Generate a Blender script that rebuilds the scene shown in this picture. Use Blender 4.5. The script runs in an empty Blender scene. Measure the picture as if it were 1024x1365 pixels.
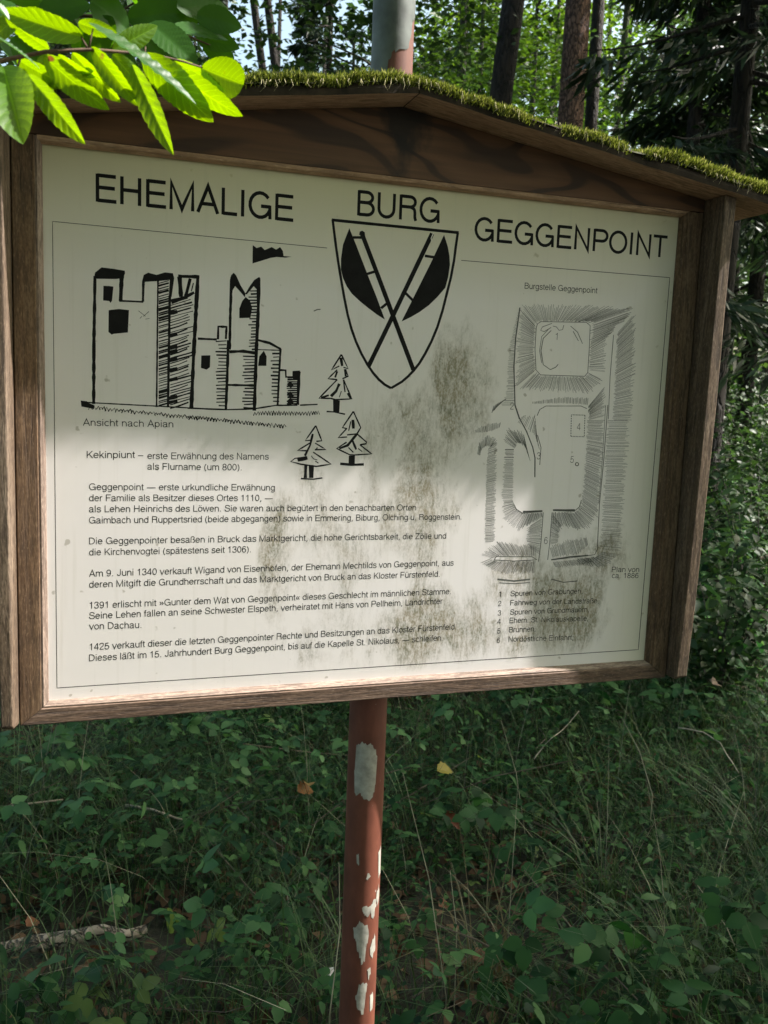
import bpy, math, random
import numpy as np
from mathutils import Vector, Matrix, geometry
random.seed(7); RNG = np.random.default_rng(11)
scene = bpy.context.scene
COL = scene.collection
rad = math.radians

# ------------------------------------------------------------------ camera
Z0 = 1.14                                   # height of the panel's lower edge above the ground
CAM = np.array([0.0504, -1.333, 0.4599 + Z0])
R = np.array([[0.94884049, -0.3134596, 0.03801064],
              [-0.00607274, -0.13847336, -0.99034754],
              [0.31569741, 0.93945101, -0.13329269]])     # rows: right, down, forward
FPX = 1200.0
cam_d = bpy.data.cameras.new('camera')
cam = bpy.data.objects.new('camera', cam_d); COL.objects.link(cam)
M = Matrix(((R[0, 0], -R[1, 0], -R[2, 0], CAM[0]), (R[0, 1], -R[1, 1], -R[2, 1], CAM[1]),
            (R[0, 2], -R[1, 2], -R[2, 2], CAM[2]), (0, 0, 0, 1)))
cam.matrix_world = M
cam_d.sensor_fit = 'HORIZONTAL'; cam_d.sensor_width = 36; cam_d.lens = 36 * FPX / 1024
cam_d.clip_start = 0.02; cam_d.clip_end = 1000
cam_d.dof.use_dof = True; cam_d.dof.focus_distance = 1.42; cam_d.dof.aperture_fstop = 17
scene.camera = cam

# ------------------------------------------------------------------ light
SUN_AZ, SUN_EL = 78.0, 51.0                 # azimuth from -y towards +x
SUN = np.array([math.sin(rad(SUN_AZ)) * math.cos(rad(SUN_EL)), -math.cos(rad(SUN_AZ)) * math.cos(rad(SUN_EL)), math.sin(rad(SUN_EL))])
world = bpy.data.worlds.new('World'); scene.world = world; world.use_nodes = True
wn = world.node_tree.nodes; wl = world.node_tree.links
sky = wn.new('ShaderNodeTexSky'); sky.sky_type = 'NISHITA'; sky.sun_disc = False
sky.sun_elevation = rad(SUN_EL); sky.sun_rotation = rad(180 - SUN_AZ)
sky.air_density = 1.0; sky.dust_density = 6.0; sky.ozone_density = 1.0
warm = wn.new('ShaderNodeMix'); warm.data_type = 'RGBA'; warm.blend_type = 'MULTIPLY'; warm.inputs[0].default_value = 1.0
warm.inputs[7].default_value = (0.965, 1.0, 0.85, 1)             # the photograph's warm white balance
wl.new(sky.outputs[0], warm.inputs[6]); wl.new(warm.outputs[2], wn['Background'].inputs[0]); wn['Background'].inputs[1].default_value = 0.15
sun_d = bpy.data.lights.new('sun', 'SUN'); sun_d.energy = 4.7; sun_d.angle = rad(0.9); sun_d.color = (1.0, 0.94, 0.92)
sun = bpy.data.objects.new('sun', sun_d); COL.objects.link(sun)
sun.rotation_euler = Vector(SUN).to_track_quat('Z', 'Y').to_euler()
vs = scene.view_settings
vs.view_transform = 'Standard'; vs.look = 'None'; vs.gamma = 1; vs.use_curve_mapping = False
vs.exposure = 1.57
scene.cycles.max_bounces = 8; scene.cycles.transparent_max_bounces = 8

# ------------------------------------------------------------------ helpers
def ray(px, py):
    return R.T @ np.array([(px - 512) / FPX, (py - 682.5) / FPX, 1.0])
def at_y(px, py, y):                        # point of the view ray on the plane y
    d = ray(px, py); return CAM + d * ((y - CAM[1]) / d[1])
def at_z(px, py, z=0.0):
    d = ray(px, py); return CAM + d * ((z - CAM[2]) / d[2])
def at_d(px, py, dist):                     # point at a horizontal distance from the camera
    d = ray(px, py); return CAM + d * (dist / math.hypot(d[0], d[1]))
def pan(px, py):                            # place on the printed panel (x, z)
    p = at_y(px, py, 0.0); return (p[0], p[2])

def mesh_obj(name, verts, faces, mat, parent=None, smooth=False):
    me = bpy.data.meshes.new(name)
    me.from_pydata([tuple(map(float, v)) for v in verts] if not isinstance(verts, np.ndarray) else verts.tolist(), [],
                   faces if not isinstance(faces, np.ndarray) else faces.tolist())
    me.update()
    if smooth: me.polygons.foreach_set('use_smooth', [True] * len(me.polygons))
    o = bpy.data.objects.new(name, me); COL.objects.link(o)
    me.materials.append(mat)
    if parent is not None: o.parent = parent
    return o
def tag(o, label=None, cat=None, group=None, kind=None):
    if label: o['label'] = label
    if cat: o['category'] = cat
    if group: o['group'] = group
    if kind: o['kind'] = kind
    return o
def empty(name, loc=(0, 0, 0), rz=0.0):
    o = bpy.data.objects.new(name, None); COL.objects.link(o)
    o.location = loc; o.rotation_euler = (0, 0, rz); o.empty_display_size = 0.1
    return o

class MB:                                   # collects geometry for one mesh
    def __init__(s): s.v = []; s.f = []
    def add(s, v, f):
        b = len(s.v); s.v += [tuple(map(float, p)) for p in v]; s.f += [tuple(i + b for i in q) for q in f]
    def hexa(s, p):                         # 8 corners: bottom ring 0-3, top ring 4-7
        s.add(p, [(3, 2, 1, 0), (4, 5, 6, 7), (0, 1, 5, 4), (1, 2, 6, 5), (2, 3, 7, 6), (3, 0, 4, 7)])
    def box(s, x0, x1, y0, y1, z0, z1):
        s.hexa([(x0, y0, z0), (x1, y0, z0), (x1, y1, z0), (x0, y1, z0), (x0, y0, z1), (x1, y0, z1), (x1, y1, z1), (x0, y1, z1)])
    def sweep(s, prof, path):               # same-length rings given explicitly
        n = len(prof[0]) if path is None else len(prof)
        rings = prof if path is None else [[(p) for p in r] for r in path]
        v = [p for r in rings for p in r]; f = []
        for i in range(len(rings) - 1):
            for j in range(n):
                a = i * n + j; b = i * n + (j + 1) % n
                f.append((a, b, b + n, a + n))
        f.append(tuple(range(n - 1, -1, -1))); f.append(tuple((len(rings) - 1) * n + j for j in range(n)))
        s.add(v, f)
    def tube(s, pts, radii, n=8, bump=0.0):
        pts = [np.array(p, float) for p in pts]; rings = []
        for i, p in enumerate(pts):
            t = pts[min(i + 1, len(pts) - 1)] - pts[max(i - 1, 0)]; t = t / (np.linalg.norm(t) + 1e-9)
            a = np.cross(t, (0.31, 0.2, 0.93) if abs(t[2]) < 0.9 else (1, 0.1, 0)); a /= np.linalg.norm(a); b = np.cross(t, a)
            rings.append([tuple(p + radii[i] * (1 + bump * random.uniform(-1, 1)) * (math.cos(2 * math.pi * k / n) * a + math.sin(2 * math.pi * k / n) * b)) for k in range(n)])
        s.sweep(rings, None)
    def build(s, name, mat, parent=None, smooth=False):
        return mesh_obj(name, s.v, s.f, mat, parent, smooth)

def bevel(o, w=0.0012, seg=2):
    m = o.modifiers.new('bevel', 'BEVEL'); m.width = w; m.segments = seg; m.limit_method = 'ANGLE'; m.angle_limit = rad(40)
    return o

# ------------------------------------------------------------------ materials
def nmat(name):
    m = bpy.data.materials.new(name); m.use_nodes = True
    nt = m.node_tree; return m, nt.nodes, nt.links, nt.nodes['Principled BSDF']
def coord(N, L, scale=(1, 1, 1), kind='Object', rot=(0, 0, 0)):
    tc = N.new('ShaderNodeTexCoord'); mp = N.new('ShaderNodeMapping')
    mp.inputs['Scale'].default_value = scale; mp.inputs['Rotation'].default_value = rot
    L.new(tc.outputs[kind], mp.inputs[0]); return mp.outputs[0]
def noise(N, L, vec, scale, detail=4, rough=0.55, dist=0.0):
    n = N.new('ShaderNodeTexNoise'); n.inputs['Scale'].default_value = scale; n.inputs['Detail'].default_value = detail
    n.inputs['Roughness'].default_value = rough; n.inputs['Distortion'].default_value = dist
    L.new(vec, n.inputs['Vector']); return n.outputs['Fac']
def ramp(N, L, fac, stops):
    r = N.new('ShaderNodeValToRGB'); e = r.color_ramp.elements
    while len(e) < len(stops): e.new(0.5)
    for i, (p, c) in enumerate(stops):
        e[i].position = p; e[i].color = (c, c, c, 1) if isinstance(c, (int, float)) else (*c, 1)
    L.new(fac, r.inputs[0]); return r.outputs[0]
def math_n(N, L, op, a, b=None, clamp=False):
    m = N.new('ShaderNodeMath'); m.operation = op; m.use_clamp = clamp
    for i, x in enumerate((a, b)):
        if x is None: continue
        if isinstance(x, (int, float)): m.inputs[i].default_value = x
        else: L.new(x, m.inputs[i])
    return m.outputs[0]
def mix(N, L, fac, a, b, mode='MIX'):
    m = N.new('ShaderNodeMix'); m.data_type = 'RGBA'; m.blend_type = mode
    for i, x in ((0, fac), (6, a), (7, b)):
        if isinstance(x, (int, float)): m.inputs[i].default_value = x
        elif isinstance(x, tuple): m.inputs[i].default_value = (*x, 1)
        else: L.new(x, m.inputs[i])
    return m.outputs[2]
def bump(N, L, P, h, strength, dist):
    b = N.new('ShaderNodeBump'); b.inputs['Strength'].default_value = strength; b.inputs['Distance'].default_value = dist
    L.new(h, b.inputs['Height']); L.new(b.outputs[0], P.inputs['Normal'])

def wood(name, dark, mid, light, axis, fine=1.0, rough=0.75):
    m, N, L, P = nmat(name)
    sc = [38 * fine] * 3; sc[axis] = 3.4
    v = coord(N, L, tuple(sc)); g1 = noise(N, L, v, 1.0, 6, 0.65, 0.6)
    sc2 = [190 * fine] * 3; sc2[axis] = 26
    g2 = noise(N, L, coord(N, L, tuple(sc2)), 1.0, 3, 0.6)
    g3 = noise(N, L, coord(N, L), 7.0, 4, 0.6)
    c = ramp(N, L, g1, [(0.28, dark), (0.5, mid), (0.74, light)])
    c = mix(N, L, ramp(N, L, g2, [(0.36, 0.75), (0.56, 0.0)]), c, tuple(x * 0.4 for x in dark))
    c = mix(N, L, ramp(N, L, g3, [(0.35, 0.0), (0.75, 0.55)]), c, tuple(0.5 * (a + b) * 0.85 for a, b in zip(dark, light)))
    sc3 = [75 * fine] * 3; sc3[axis] = 1.3
    g4 = noise(N, L, coord(N, L, tuple(sc3)), 1.0, 5, 0.55, 0.3)
    crack = ramp(N, L, g4, [(0.485, 0.0), (0.498, 1.0), (0.502, 1.0), (0.515, 0.0)])
    part_ = ramp(N, L, noise(N, L, coord(N, L), 5.0, 3), [(0.48, 0.0), (0.6, 0.9)])
    c = mix(N, L, math_n(N, L, 'MULTIPLY', crack, part_), c, tuple(x * 0.22 for x in dark))
    sc5 = [420] * 3; sc5[axis] = 130
    sp = noise(N, L, coord(N, L, tuple(sc5)), 1.0, 3, 0.6)
    c = mix(N, L, ramp(N, L, sp, [(0.36, 0.55), (0.50, 0.0)]), c, dark); c = mix(N, L, ramp(N, L, sp, [(0.56, 0.0), (0.72, 0.6)]), c, light)
    L.new(c, P.inputs['Base Color']); P.inputs['Roughness'].default_value = rough
    bump(N, L, P, math_n(N, L, 'SUBTRACT', g2, math_n(N, L, 'MULTIPLY', crack, 0.6)), 0.6, 0.0014); return m

def leaf_mat(name, cols, trans=0.4, gloss=0.45, patch=3.0, rough=0.45, veins=None, hue=0.475):
    """leaf that scatters and lets light through; hue varies leaf by leaf (one island = one leaf)"""
    m, N, L, P = nmat(name)
    geo = N.new('ShaderNodeNewGeometry')
    k = len(cols)
    c = ramp(N, L, geo.outputs['Random Per Island'], [(i / max(1, k - 1), col) for i, col in enumerate(cols)])
    n = noise(N, L, coord(N, L), patch, 3, 0.6)
    c = mix(N, L, ramp(N, L, n, [(0.35, 0.0), (0.65, 0.35)]), c, tuple(0.6 * x for x in cols[0]))
    if veins: c = mix(N, L, veins(N, L), c, tuple(min(1, 1.5 * x) for x in cols[-1]))
    L.new(c, P.inputs['Base Color']); P.inputs['Roughness'].default_value = rough; P.inputs['Specular IOR Level'].default_value = gloss
    tr = N.new('ShaderNodeBsdfTranslucent'); hs = N.new('ShaderNodeHueSaturation')
    hs.inputs['Hue'].default_value = hue; hs.inputs['Saturation'].default_value = 1.15; hs.inputs['Value'].default_value = 2.3
    L.new(c, hs.inputs['Color']); L.new(hs.outputs[0], tr.inputs[0])
    ms = N.new('ShaderNodeMixShader'); ms.inputs[0].default_value = trans
    L.new(P.outputs[0], ms.inputs[1]); L.new(tr.outputs[0], ms.inputs[2])
    L.new(ms.outputs[0], N['Material Output'].inputs[0]); return m

def plain(name, col, rough=0.8, var=0.35, scale=30.0, metal=0.0):
    m, N, L, P = nmat(name)
    n = noise(N, L, coord(N, L), scale, 4, 0.6)
    c = ramp(N, L, n, [(0.3, tuple(x * (1 - var) for x in col)), (0.7, tuple(min(1, x * (1 + var)) for x in col))])
    L.new(c, P.inputs['Base Color']); P.inputs['Roughness'].default_value = rough; P.inputs['Metallic'].default_value = metal
    bump(N, L, P, n, 0.3, 0.002); return m

def bark_mat(name, dark, light, vscale=(9, 9, 2.2), moss=None):
    m, N, L, P = nmat(name)
    v = coord(N, L, vscale); n1 = noise(N, L, v, 1.6, 6, 0.65, 0.8)
    vo = N.new('ShaderNodeTexVoronoi'); vo.feature = 'DISTANCE_TO_EDGE'; vo.inputs['Scale'].default_value = 1.7
    dv = N.new('ShaderNodeVectorMath'); dv.operation = 'ADD'; nn = N.new('ShaderNodeTexNoise'); nn.inputs['Scale'].default_value = 2
    L.new(v, nn.inputs['Vector']); L.new(v, dv.inputs[0]); L.new(nn.outputs['Color'], dv.inputs[1]); L.new(dv.outputs[0], vo.inputs['Vector'])
    crack = ramp(N, L, vo.outputs['Distance'], [(0.0, 0.0), (0.16, 1.0)])
    c = ramp(N, L, n1, [(0.3, dark), (0.7, light)])
    c = mix(N, L, crack, tuple(0.35 * x for x in dark), c)
    if moss: c = mix(N, L, ramp(N, L, noise(N, L, coord(N, L), 2.3, 4), [(0.45, 0.0), (0.62, 0.8)]), c, moss)
    L.new(c, P.inputs['Base Color']); P.inputs['Roughness'].default_value = 0.92
    bump(N, L, P, crack, 0.9, 0.02); return m

# --- the sign's own materials
WOOD_V = wood('weathered_wood_upright', (0.075, 0.040, 0.019), (0.165, 0.098, 0.050), (0.29, 0.195, 0.115), 2)
WOOD_H = wood('weathered_wood_lengthwise', (0.070, 0.040, 0.024), (0.150, 0.092, 0.058), (0.255, 0.180, 0.128), 0)
WOOD_SIDE = wood('grey_weathered_side_board', (0.055, 0.032, 0.017), (0.135, 0.090, 0.053), (0.28, 0.21, 0.145), 2, 0.9)
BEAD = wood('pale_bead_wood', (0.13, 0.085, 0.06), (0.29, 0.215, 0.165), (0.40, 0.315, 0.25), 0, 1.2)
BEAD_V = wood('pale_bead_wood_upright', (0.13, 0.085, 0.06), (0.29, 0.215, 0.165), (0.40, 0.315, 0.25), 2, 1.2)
SOFFIT = wood('warm_roof_board_wood', (0.42, 0.25, 0.14), (0.58, 0.37, 0.23), (0.66, 0.46, 0.31), 0)  # warm wood, lightened to stand for light bounced under the roof
ROOF_EDGE = plain('rotting_roof_edge', (0.035, 0.025, 0.016), 0.95, 0.6, 60)

def gable_material():
    m, N, L, P = nmat('plywood_rotary_cut')
    v = coord(N, L, (2.2, 1, 6.5)); n = noise(N, L, v, 1.0, 2, 0.4, 0.4)
    ring = math_n(N, L, 'SINE', math_n(N, L, 'MULTIPLY', n, 62.0))
    c = ramp(N, L, math_n(N, L, 'MULTIPLY_ADD', ring, 0.5), [(0.0, (0.165, 0.080, 0.036)), (0.8, (0.130, 0.060, 0.026)), (0.95, (0.045, 0.022, 0.012))])
    f = noise(N, L, coord(N, L, (3, 30, 90)), 1.0, 4)
    c = mix(N, L, ramp(N, L, f, [(0.35, 0.6), (0.6, 0.0)]), c, (0.07, 0.036, 0.018))
    # water stain running down below the ridge
    sx = N.new('ShaderNodeSeparateXYZ'); tc = N.new('ShaderNodeTexCoord'); L.new(tc.outputs['Object'], sx.inputs[0])
    wob = noise(N, L, coord(N, L, (25, 1, 18)), 1.0, 4)
    dx = math_n(N, L, 'ABSOLUTE', math_n(N, L, 'SUBTRACT', sx.outputs[0], 0.503))
    s = math_n(N, L, 'SUBTRACT', math_n(N, L, 'MULTIPLY', wob, 0.085), dx)
    up = math_n(N, L, 'MULTIPLY', math_n(N, L, 'SUBTRACT', sx.outputs[2], 0.825), 0.35)
    s = math_n(N, L, 'ADD', s, up)
    c = mix(N, L, ramp(N, L, s, [(0.012, 0.0), (0.034, 0.9)]), c, (0.010, 0.008, 0.007))
    L.new(c, P.inputs['Base Color']); P.inputs['Roughness'].default_value = 0.7
    bump(N, L, P, f, 0.25, 0.001); return m
PLY = gable_material()

def panel_material():
    m, N, L, P = nmat('cream_panel_with_algae')
    sx = N.new('ShaderNodeSeparateXYZ'); tc = N.new('ShaderNodeTexCoord'); L.new(tc.outputs['Object'], sx.inputs[0])
    X, Z = sx.outputs[0], sx.outputs[2]
    def blob(cx, cz, rx, rz):
        a = math_n(N, L, 'POWER', math_n(N, L, 'DIVIDE', math_n(N, L, 'SUBTRACT', X, cx), rx), 2.0)
        b = math_n(N, L, 'POWER', math_n(N, L, 'DIVIDE', math_n(N, L, 'SUBTRACT', Z, cz), rz), 2.0)
        return math_n(N, L, 'SUBTRACT', 1.0, math_n(N, L, 'ADD', a, b), True)
    region = None
    for (px, py, rx, rz, g) in [(612, 520, 0.075, 0.13, 1.0), (560, 580, 0.10, 0.10, .85), (505, 600, 0.07, 0.09, .45),
                             (545, 700, 0.11, 0.15, .62), (565, 830, 0.15, 0.085, .95), (430, 720, 0.09, 0.17, .55), (370, 750, 0.035, 0.13, .75),
                             (640, 845, 0.15, 0.06, .95), (760, 805, 0.10, 0.10, 1.0), (800, 745, 0.09, 0.09, .7), (690, 780, 0.07, 0.09, .8), (480, 850, .2, .06, .55)]:
        x, z = pan(px, py); b = math_n(N, L, 'MULTIPLY', blob(x, z - Z0, rx, rz), g)
        region = b if region is None else math_n(N, L, 'MAXIMUM', region, b)
    n1 = noise(N, L, coord(N, L, (15, 1, 6.0)), 1.0, 6, 0.7, 0.5)
    n2 = noise(N, L, coord(N, L, (170, 1, 60)), 1.0, 5, 0.75, 0.3)
    n3 = noise(N, L, coord(N, L, (420, 1, 260)), 1.0, 2, 0.6)
    dens = math_n(N, L, 'ADD', math_n(N, L, 'MULTIPLY', region, 0.80), math_n(N, L, 'MULTIPLY', math_n(N, L, 'SUBTRACT', n1, 0.5), 2.5))
    dens = ramp(N, L, dens, [(0.08, 0.0), (0.75, 1.0)])
    fine = math_n(N, L, 'ADD', math_n(N, L, 'MULTIPLY', n2, 0.7), math_n(N, L, 'MULTIPLY', n3, 0.3))
    fine = math_n(N, L, 'ADD', fine, math_n(N, L, 'MULTIPLY', dens, 0.10))
    fine = ramp(N, L, fine, [(0.44, 0.16), (0.54, 0.46), (0.67, 1.0)])
    alg = math_n(N, L, 'MULTIPLY', math_n(N, L, 'MULTIPLY', dens, fine), 0.84)
    alg_r = math_n(N, L, 'MULTIPLY', alg, ramp(N, L, region, [(0.0, 0.0), (0.25, 1.0)]))
    big = noise(N, L, coord(N, L), 2.2, 3)
    base = ramp(N, L, big, [(0.3, (0.77, 0.735, 0.69)), (0.7, (0.80, 0.77, 0.755))])
    speck = noise(N, L, coord(N, L), 55, 2, 0.5)
    base = mix(N, L, ramp(N, L, speck, [(0.70, 0.0), (0.75, 0.55)]), base, (0.30, 0.27, 0.20))
    # yellower and darker towards the top and the right
    edge = math_n(N, L, 'MAXIMUM', math_n(N, L, 'SUBTRACT', Z, 0.60), math_n(N, L, 'SUBTRACT', X, 0.90))
    base = mix(N, L, ramp(N, L, edge, [(0.0, 0.0), (0.16, 0.7)]), base, (0.58, 0.53, 0.26))
    streak = noise(N, L, coord(N, L, (90, 1, 3)), 1.0, 4, 0.6)
    base = mix(N, L, ramp(N, L, streak, [(0.56, 0.0), (0.8, 0.22)]), base, (0.45, 0.43, 0.33))
    c = mix(N, L, alg_r, base, mix(N, L, ramp(N, L, noise(N, L, coord(N, L), 38, 3), [(0.42, 0.0), (0.6, 1.0)]), (0.20, 0.165, 0.075), (0.125, 0.125, 0.055)))
    L.new(c, P.inputs['Base Color']); P.inputs['Roughness'].default_value = 0.42; P.inputs['Specular IOR Level'].default_value = 0.2
    bump(N, L, P, big, 0.06, 0.004)
    return m
PANEL = panel_material()
INK = plain('black_print', (0.012, 0.012, 0.012), 0.75, 0.3, 40)
INK.node_tree.nodes['Principled BSDF'].inputs['Specular IOR Level'].default_value = 0.12
INK_GREY = plain('grey_print', (0.075, 0.078, 0.07), 0.7, 0.5, 18)
WHITE_INK = plain('panel_white_detail', (0.74, 0.72, 0.62), 0.5, 0.05, 10)

def pole_material():
    m, N, L, P = nmat('red_oxide_paint')
    n = noise(N, L, coord(N, L, (1, 1, 0.5)), 30, 5, 0.65)
    c = ramp(N, L, n, [(0.3, (0.105, 0.034, 0.021)), (0.7, (0.185, 0.062, 0.037))])
    f = noise(N, L, coord(N, L, (75, 75, 40)), 1.0, 5, 0.66)
    c = mix(N, L, ramp(N, L, f, [(0.705, 0.0), (0.72, 1.0)]), c, (0.50, 0.50, 0.46))
    d = noise(N, L, coord(N, L, (14, 14, 4)), 1.0, 5, 0.7)
    c = mix(N, L, ramp(N, L, d, [(0.5, 0.0), (0.75, 0.6)]), c, (0.075, 0.022, 0.014))
    L.new(c, P.inputs['Base Color']); P.inputs['Roughness'].default_value = 0.5
    bump(N, L, P, n, 0.25, 0.001); return m
POLE = pole_material()
ZINC = plain('bare_galvanised_metal', (0.34, 0.33, 0.28), 0.7, 0.3, 60, 0.0)
ZINC_TOP = plain('weathered_zinc', (0.095, 0.108, 0.098), 0.6, 0.45, 22, 0.2)
MOSS = leaf_mat('moss_green', [(0.030, 0.046, 0.010), (0.070, 0.100, 0.020), (0.115, 0.155, 0.034), (0.24, 0.26, 0.10)], 0.35, 0.2, 45, 0.8)
MOSS_BASE = plain('moss_mat', (0.040, 0.042, 0.012), 0.95, 0.6, 80)
MOSS_DRY = plain('dry_moss_strands', (0.40, 0.36, 0.20), 0.9, 0.3, 80)

# ------------------------------------------------------------------ ground
def ground_z(x, y):
    x = np.asarray(x, float); y = np.asarray(y, float)
    r = np.hypot(x - .5, y)
    return 0.05 * np.sin(0.9 * x + 0.4) * np.cos(0.7 * y) + 0.03 * np.sin(2.1 * x + 1.3 * y) + 0.012 * np.maximum(0, r - 5) + 0.035 * np.maximum(0, x - 2.5)
def ground_material():
    m, N, L, P = nmat('forest_floor')
    a = noise(N, L, coord(N, L), 3.0, 8, 0.7); b = noise(N, L, coord(N, L), 26, 6, 0.7)
    c = ramp(N, L, b, [(0.32, (0.010, 0.009, 0.006)), (0.55, (0.032, 0.026, 0.016)), (0.75, (0.075, 0.055, 0.032))])
    c = mix(N, L, ramp(N, L, a, [(0.42, 0.0), (0.6, 0.75)]), c, (0.018, 0.030, 0.010))
    L.new(c, P.inputs['Base Color']); P.inputs['Roughness'].default_value = 0.95
    bump(N, L, P, b, 1.0, 0.03); return m
ax = np.concatenate([np.linspace(-160, -9, 16)[:-1], np.linspace(-9, 14, 93), np.linspace(14, 160, 16)[1:]])
ay = np.concatenate([np.linspace(-160, -5, 12)[:-1], np.linspace(-5, 20, 101), np.linspace(20, 180, 18)[1:]])
GX, GY = np.meshgrid(ax, ay)
gv = np.stack([GX.ravel(), GY.ravel(), ground_z(GX, GY).ravel()], 1)
nx = len(ax); gi = np.arange((len(ay) - 1) * (nx - 1)); gr = gi // (nx - 1) * nx + gi % (nx - 1)
g = mesh_obj('ground', gv, np.stack([gr, gr + 1, gr + nx + 1, gr + nx], 1), ground_material(), None, True)
tag(g, kind='structure')

# ------------------------------------------------------------------ the information board
board = empty('information_board', (0, 0, Z0))
tag(board, 'wooden roofed information board with cream history panel on a flaking red pole', 'information board')
H = 0.769
panel = MB(); panel.box(-0.015, 1.015, 0.0, 0.008, -0.015, H + 0.012); panel = panel.build('panel', PANEL, board)

# mitred frame: chamfered bead and face, drawn as two rings of profile points
XL, XR_, ZB, ZT = -0.0385, 1.0392, -0.0305, 0.80
def frame_piece(name, side, prof, mat):
    # prof: list of (outward distance, y); outward distance o: 0 at the panel's edge
    def pt(o, y, c):
        if c == 'BL': return (-o, y, -o * 0.8)
        if c == 'BR': return (1 + o, y, -o * 0.8)
        if c == 'TL': return (-o, y, 0.775 + (0.0 if side in 'LR' else 0))
        if c == 'TR': return (1 + o, y, 0.775)
    ends = {'L': ('TL', 'BL'), 'R': ('BR', 'TR'), 'B': ('BL', 'BR')}[side]
    b = MB(); g2 = 0.0004                    # hairline gap at the mitre
    rings = []
    for k, e in enumerate(ends):
        ring = []
        for o_, y in prof:
            p = list(pt(o_, y, e))
            if side == 'B': p[0] += g2 if k == 0 else -g2
            elif e[0] == 'B': p[2] += g2
            ring.append(tuple(p))
        rings.append(ring)
    if side != 'B':                          # long boards get cross sections for a slightly wavy edge
        pass
    b.sweep(rings, None); return b.build(name, mat, board)
W_ = 0.0385
face = [(0.0092, 0.016), (W_, 0.016), (W_, -0.0125), (W_ - 0.0015, -0.014), (0.0105, -0.014), (0.0092, -0.0126)]
bead = [(0.0, 0.016), (0.009, 0.016), (0.009, -0.0118), (0.0065, -0.0122), (0.003, -0.0085), (0.0, -0.002)]
for s_, mw, mb in (('L', WOOD_V, BEAD_V), ('R', WOOD_V, WOOD_V), ('B', WOOD_H, BEAD)):  # shade put into the wood: right bead, turned from the sun, is darker
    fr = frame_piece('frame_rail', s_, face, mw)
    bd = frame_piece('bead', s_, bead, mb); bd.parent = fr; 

# gable board above the panel, with the bead strip under it
def roof_z(x): return 0.8755 - 0.146 * abs(x - 0.5)
gb = MB(); xs = [XL + 0.0005, 0.02, 0.25, 0.5, 0.75, 0.98, XR_ - 0.0005]
top = [(x, roof_z(x) - 0.0005) for x in xs]; n = len(xs)
vv = [(x, -0.014, 0.7763) for x in xs] + [(x, -0.014, z) for x, z in top] + [(x, 0.012, 0.7763) for x in xs] + [(x, 0.012, z) for x, z in top]
ff = []
for i in range(n - 1):
    ff += [(i, i + 1, n + i + 1, n + i), (2 * n + i + 1, 2 * n + i, 3 * n + i, 3 * n + i + 1), (n + i, n + i + 1, 3 * n + i + 1, 3 * n + i), (i + 1, i, 2 * n + i, 2 * n + i + 1)]
ff += [(0, n, 3 * n, 2 * n), (n - 1, 3 * n - 1, 4 * n - 1, 2 * n - 1)]
gb.add(vv, ff); gable = gb.build('gable_board', PLY, board)
b = MB(); b.sweep([[(x, 0.0, 0.7672), (x, -0.004, 0.7668), (x, -0.0105, 0.7705), (x, -0.013, 0.7758), (x, 0.0, 0.7758)] for x in np.linspace(-0.006, 1.012, 24)], None)
bs = b.build('bead', BEAD, gable)
bs.data.materials[0] = SOFFIT

# tapered side boards
def side_depth(z): return 0.0435 + 0.0246 * min(1, max(0, (z + 0.02) / 0.79)) + 0.003 * math.sin(z * 6)
for sgn, xi in ((-1, XL - 0.0010), (1, XR_ + 0.0006)):
    b = MB(); rings = []
    zs = [-0.0265, -0.0205] + list(np.linspace(-0.014, 0.792, 18))
    for i, z in enumerate(zs):
        d = side_depth(z) - (0.007 if i == 0 else 0); xo = xi + sgn * (0.0215 + 0.0006 * math.sin(17 * z))
        d2 = d - (0.004 if i == 0 else 0)
        zt = lambda x: roof_z(x) - 0.0006 if i == len(zs) - 1 else z
        xf = xi + sgn * (0.0060 if sgn < 0 else 0.0006)          # the left board's inner arris is planed off
        r = [(xi, 0.03, zt(xi)), (xi, -0.017, zt(xi)), (xf, -d, zt(xf)), (xo, -d2, zt(xo)), (xo, 0.03, zt(xo))]
        rings.append(r if sgn > 0 else r[::-1])
    b.sweep(rings, None); bevel(b.build('side_board', WOOD_SIDE, board), 0.0016, 2)

# roof: two boards with mossy upper sides
YF, YB, TH = -0.080, 0.105, 0.015
def wob(x): return 0.0022 * math.sin(x * 23) + 0.0016 * math.sin(x * 51 + 1)
roofs = []
for sgn in (-1, 1):
    b = MB(); rings = []
    for t in np.linspace(0, 1, 25):
        x = 0.5 + sgn * (0.0008 + t * 0.645); zz = roof_z(x)
        yf = YF + wob(x) * .8
        rings.append([(x, yf, zz), (x, yf - 0.001, zz + TH * .5), (x, yf + 0.002, zz + TH + wob(x) * .5), (x, YB, zz + TH), (x, YB, zz)])
    if sgn < 0: rings = [r for r in rings[::-1]]
    b.sweep(rings, None)
    rb = b.build('roof_board', SOFFIT, board); rb.data.materials.append(ROOF_EDGE); roofs.append(rb)
    for p in rb.data.polygons:
        xm, ym, zm = p.center
        if zm > roof_z(xm) + TH * .2 or ym > YB - .001: p.material_index = 1

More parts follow.
